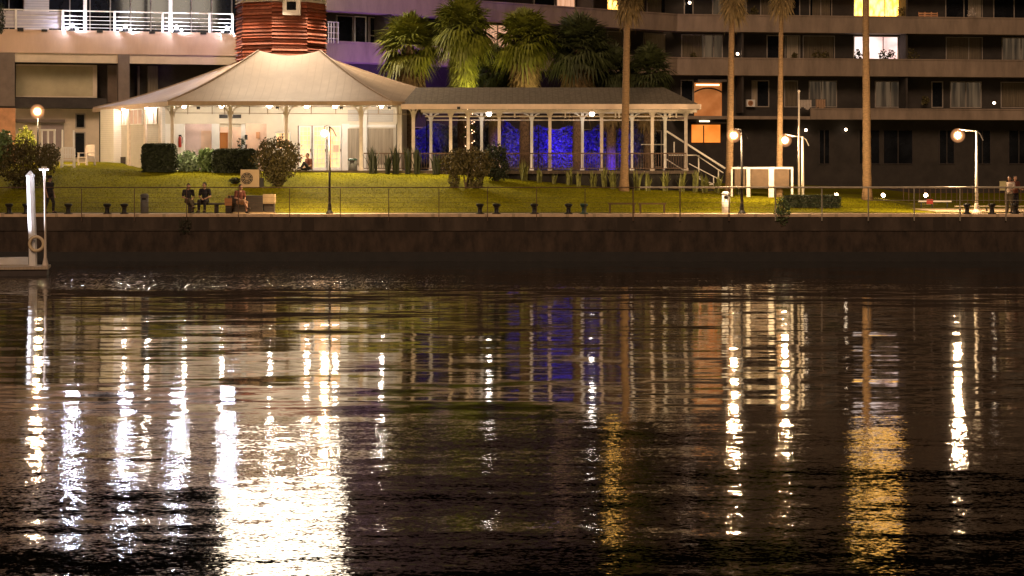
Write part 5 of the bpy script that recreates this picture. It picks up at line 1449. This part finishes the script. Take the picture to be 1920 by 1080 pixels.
# floodlights under the tower gallery
for a in (-75,-35,5,45,85,180):
    p = Vector((cx+3.3*math.sin(R(a)), cy-3.3*math.cos(R(a)), 13.5))
    MB().box(p.x-.1,p.x+.1,p.y-.1,p.y+.1,13.5,13.69).build('floodlight', M['iron'], tw)
    q = light('SPOT','gallery_light', p-Vector((0,0,.05)), 1050, (1.0,.78,.54), tw, .12, spot=128, blend=.8)
    aim(q, p+Vector((math.sin(R(a))*.45,-math.cos(R(a))*.45,-1)))
# blue and violet garden uplights behind the colonnade
for px, d, e, c, tg, sp, lab in ((742,132.2,1900,(.42,.2,1.0),(X(660,137),37,13),110,'violet garden uplight behind the pavilion corner'),
                      (850,133,2600,(.5,.2,1.0),(X(800,142),43,14),110,'violet garden uplight behind the tallest fan palm')):
    t = thing('garden_uplight', lab, 'uplight', (X(px,d),d-100,3.2)); t.location.z = gz(t.location.x,t.location.y)+.01; MB().lathe([(.12,0),(.14,.2),(.10,.24)], n=12).build('housing', M['iron'], t)
    q = light('SPOT','beam',(0,0,.35), e, c, t, .1, spot=sp)
    v = Vector(tg)-Vector((X(px,d),d-100,3.55)); q.rotation_euler = v.to_track_quat('-Z','Y').to_euler()
for px, d, e, lab in ((788,127.5,700,'blue garden uplight between the first fan palms'),(958,127.5,1300,'blue garden uplight beside the textured trunk below the colonnade roof'),(1016,127.5,1200,'blue garden uplight just before the middle of the colonnade'),(1056,127.5,3000,'strongest blue garden uplight at the middle of the colonnade'),(1104,127.5,1200,'blue garden uplight behind the inner globe lamp'),(1152,127.5,1300,'blue garden uplight near the foreground palm trunk')):
    t = thing('garden_uplight', lab, 'uplight', (X(px,d),d-100,0)); t.location.z = gz(t.location.x,t.location.y)+.01; MB().lathe([(.12,0),(.14,.2),(.10,.24)], n=12).build('housing', M['iron'], t)
    q = light('SPOT','beam',(0,0,.35), e, (.02,.0,1.0), t, .1, spot=42, blend=1.0)
    v = Vector((X(px,d+3),31.6,5.2))-Vector((X(px,d),d-100,3.6)); q.rotation_euler = v.to_track_quat('-Z','Y').to_euler()
for px, d, e, tg, lab in ((800,124.5,420,(X(768,127.5),27.5,10),'added warm fill light aimed at the fan palm nearest the red tower'),(900,124.2,700,(X(868,126.5),26.5,10.2),'added warm fill light aimed at the tallest fan palm'),(1010,124.5,330,(X(984,127.5),27.5,9.8),'added warm fill light aimed at the third fan palm')):  # hidden lamps added behind the colonnade to brighten the palms
    t = thing('palm_fill_light', lab, 'floodlight', (X(px,d),d-100,5.0)); MB().box(-.15,.15,-.08,.08,2.45,2.65).build('housing', M['iron'], t); z0 = DZ-5.0-.4; MB().tube([(0,0,z0),(0,0,2.45)],.03,6).build('post', M['iron'], t)
    q = light('SPOT','beam',(0,0,2.72), e, (1.0,.80,.35), t, .1, spot=95, blend=.7)
    q.rotation_euler = (Vector(tg)-Vector((X(px,d),d-100,7.72))).to_track_quat('-Z','Y').to_euler()
for px in (372,520,640,730,860):  # spots and housings added under the eave to light the lawn
    x = X(px,115.1); MB().box(x-.08,x+.08,15.02,15.14,7.12,7.26).build('eave_fill_light', M['iron'], pav if px < 800 else co)
    q = light('SPOT','eave_fill_beam',(x,14.98,7.15), 800, (1.0,.78,.42), pav if px < 800 else co, .06, spot=118, blend=.8)
    q.rotation_euler = Vector((0,-.42,-1.0)).to_track_quat('-Z','Y').to_euler()
# hedge screen behind the colonnade that catches the blue light
t = thing('screen_hedge', 'tall loose hedge behind the colonnade washed in blue light', 'hedge', (0,0,0))
mb = MB(); rnd = random.Random(11)
for i in range(26000):
    xx = rnd.uniform(X(770,132),X(1230,132)); zz = 3.0+4.2*rnd.random(); zz = min(zz, 6.0+1.2*mnoise.noise(Vector((xx*.6,0,1)))+.5)
    p = Vector((xx, 32+rnd.uniform(-.5,.5)+.5*mnoise.noise(Vector((xx*.8,zz*.8,2))), zz))
    a = Vector((rnd.gauss(0,1),rnd.gauss(0,1),rnd.gauss(0,1))).normalized(); b = a.cross(Vector((rnd.gauss(0,1),rnd.gauss(0,1),1))).normalized(); s_ = rnd.uniform(.05,.12); a*=s_; b*=s_*.5
    mb.add([p-a,p+b,p+a,p-b],[(0,1,2,3)])
mb.box(X(790,133),X(1225,133),32.75,33.0,2.4,6.3)
mb.build('foliage', mat('screen_leaves',(.17,.17,.19),.8,var=.15,scale=.8), t)
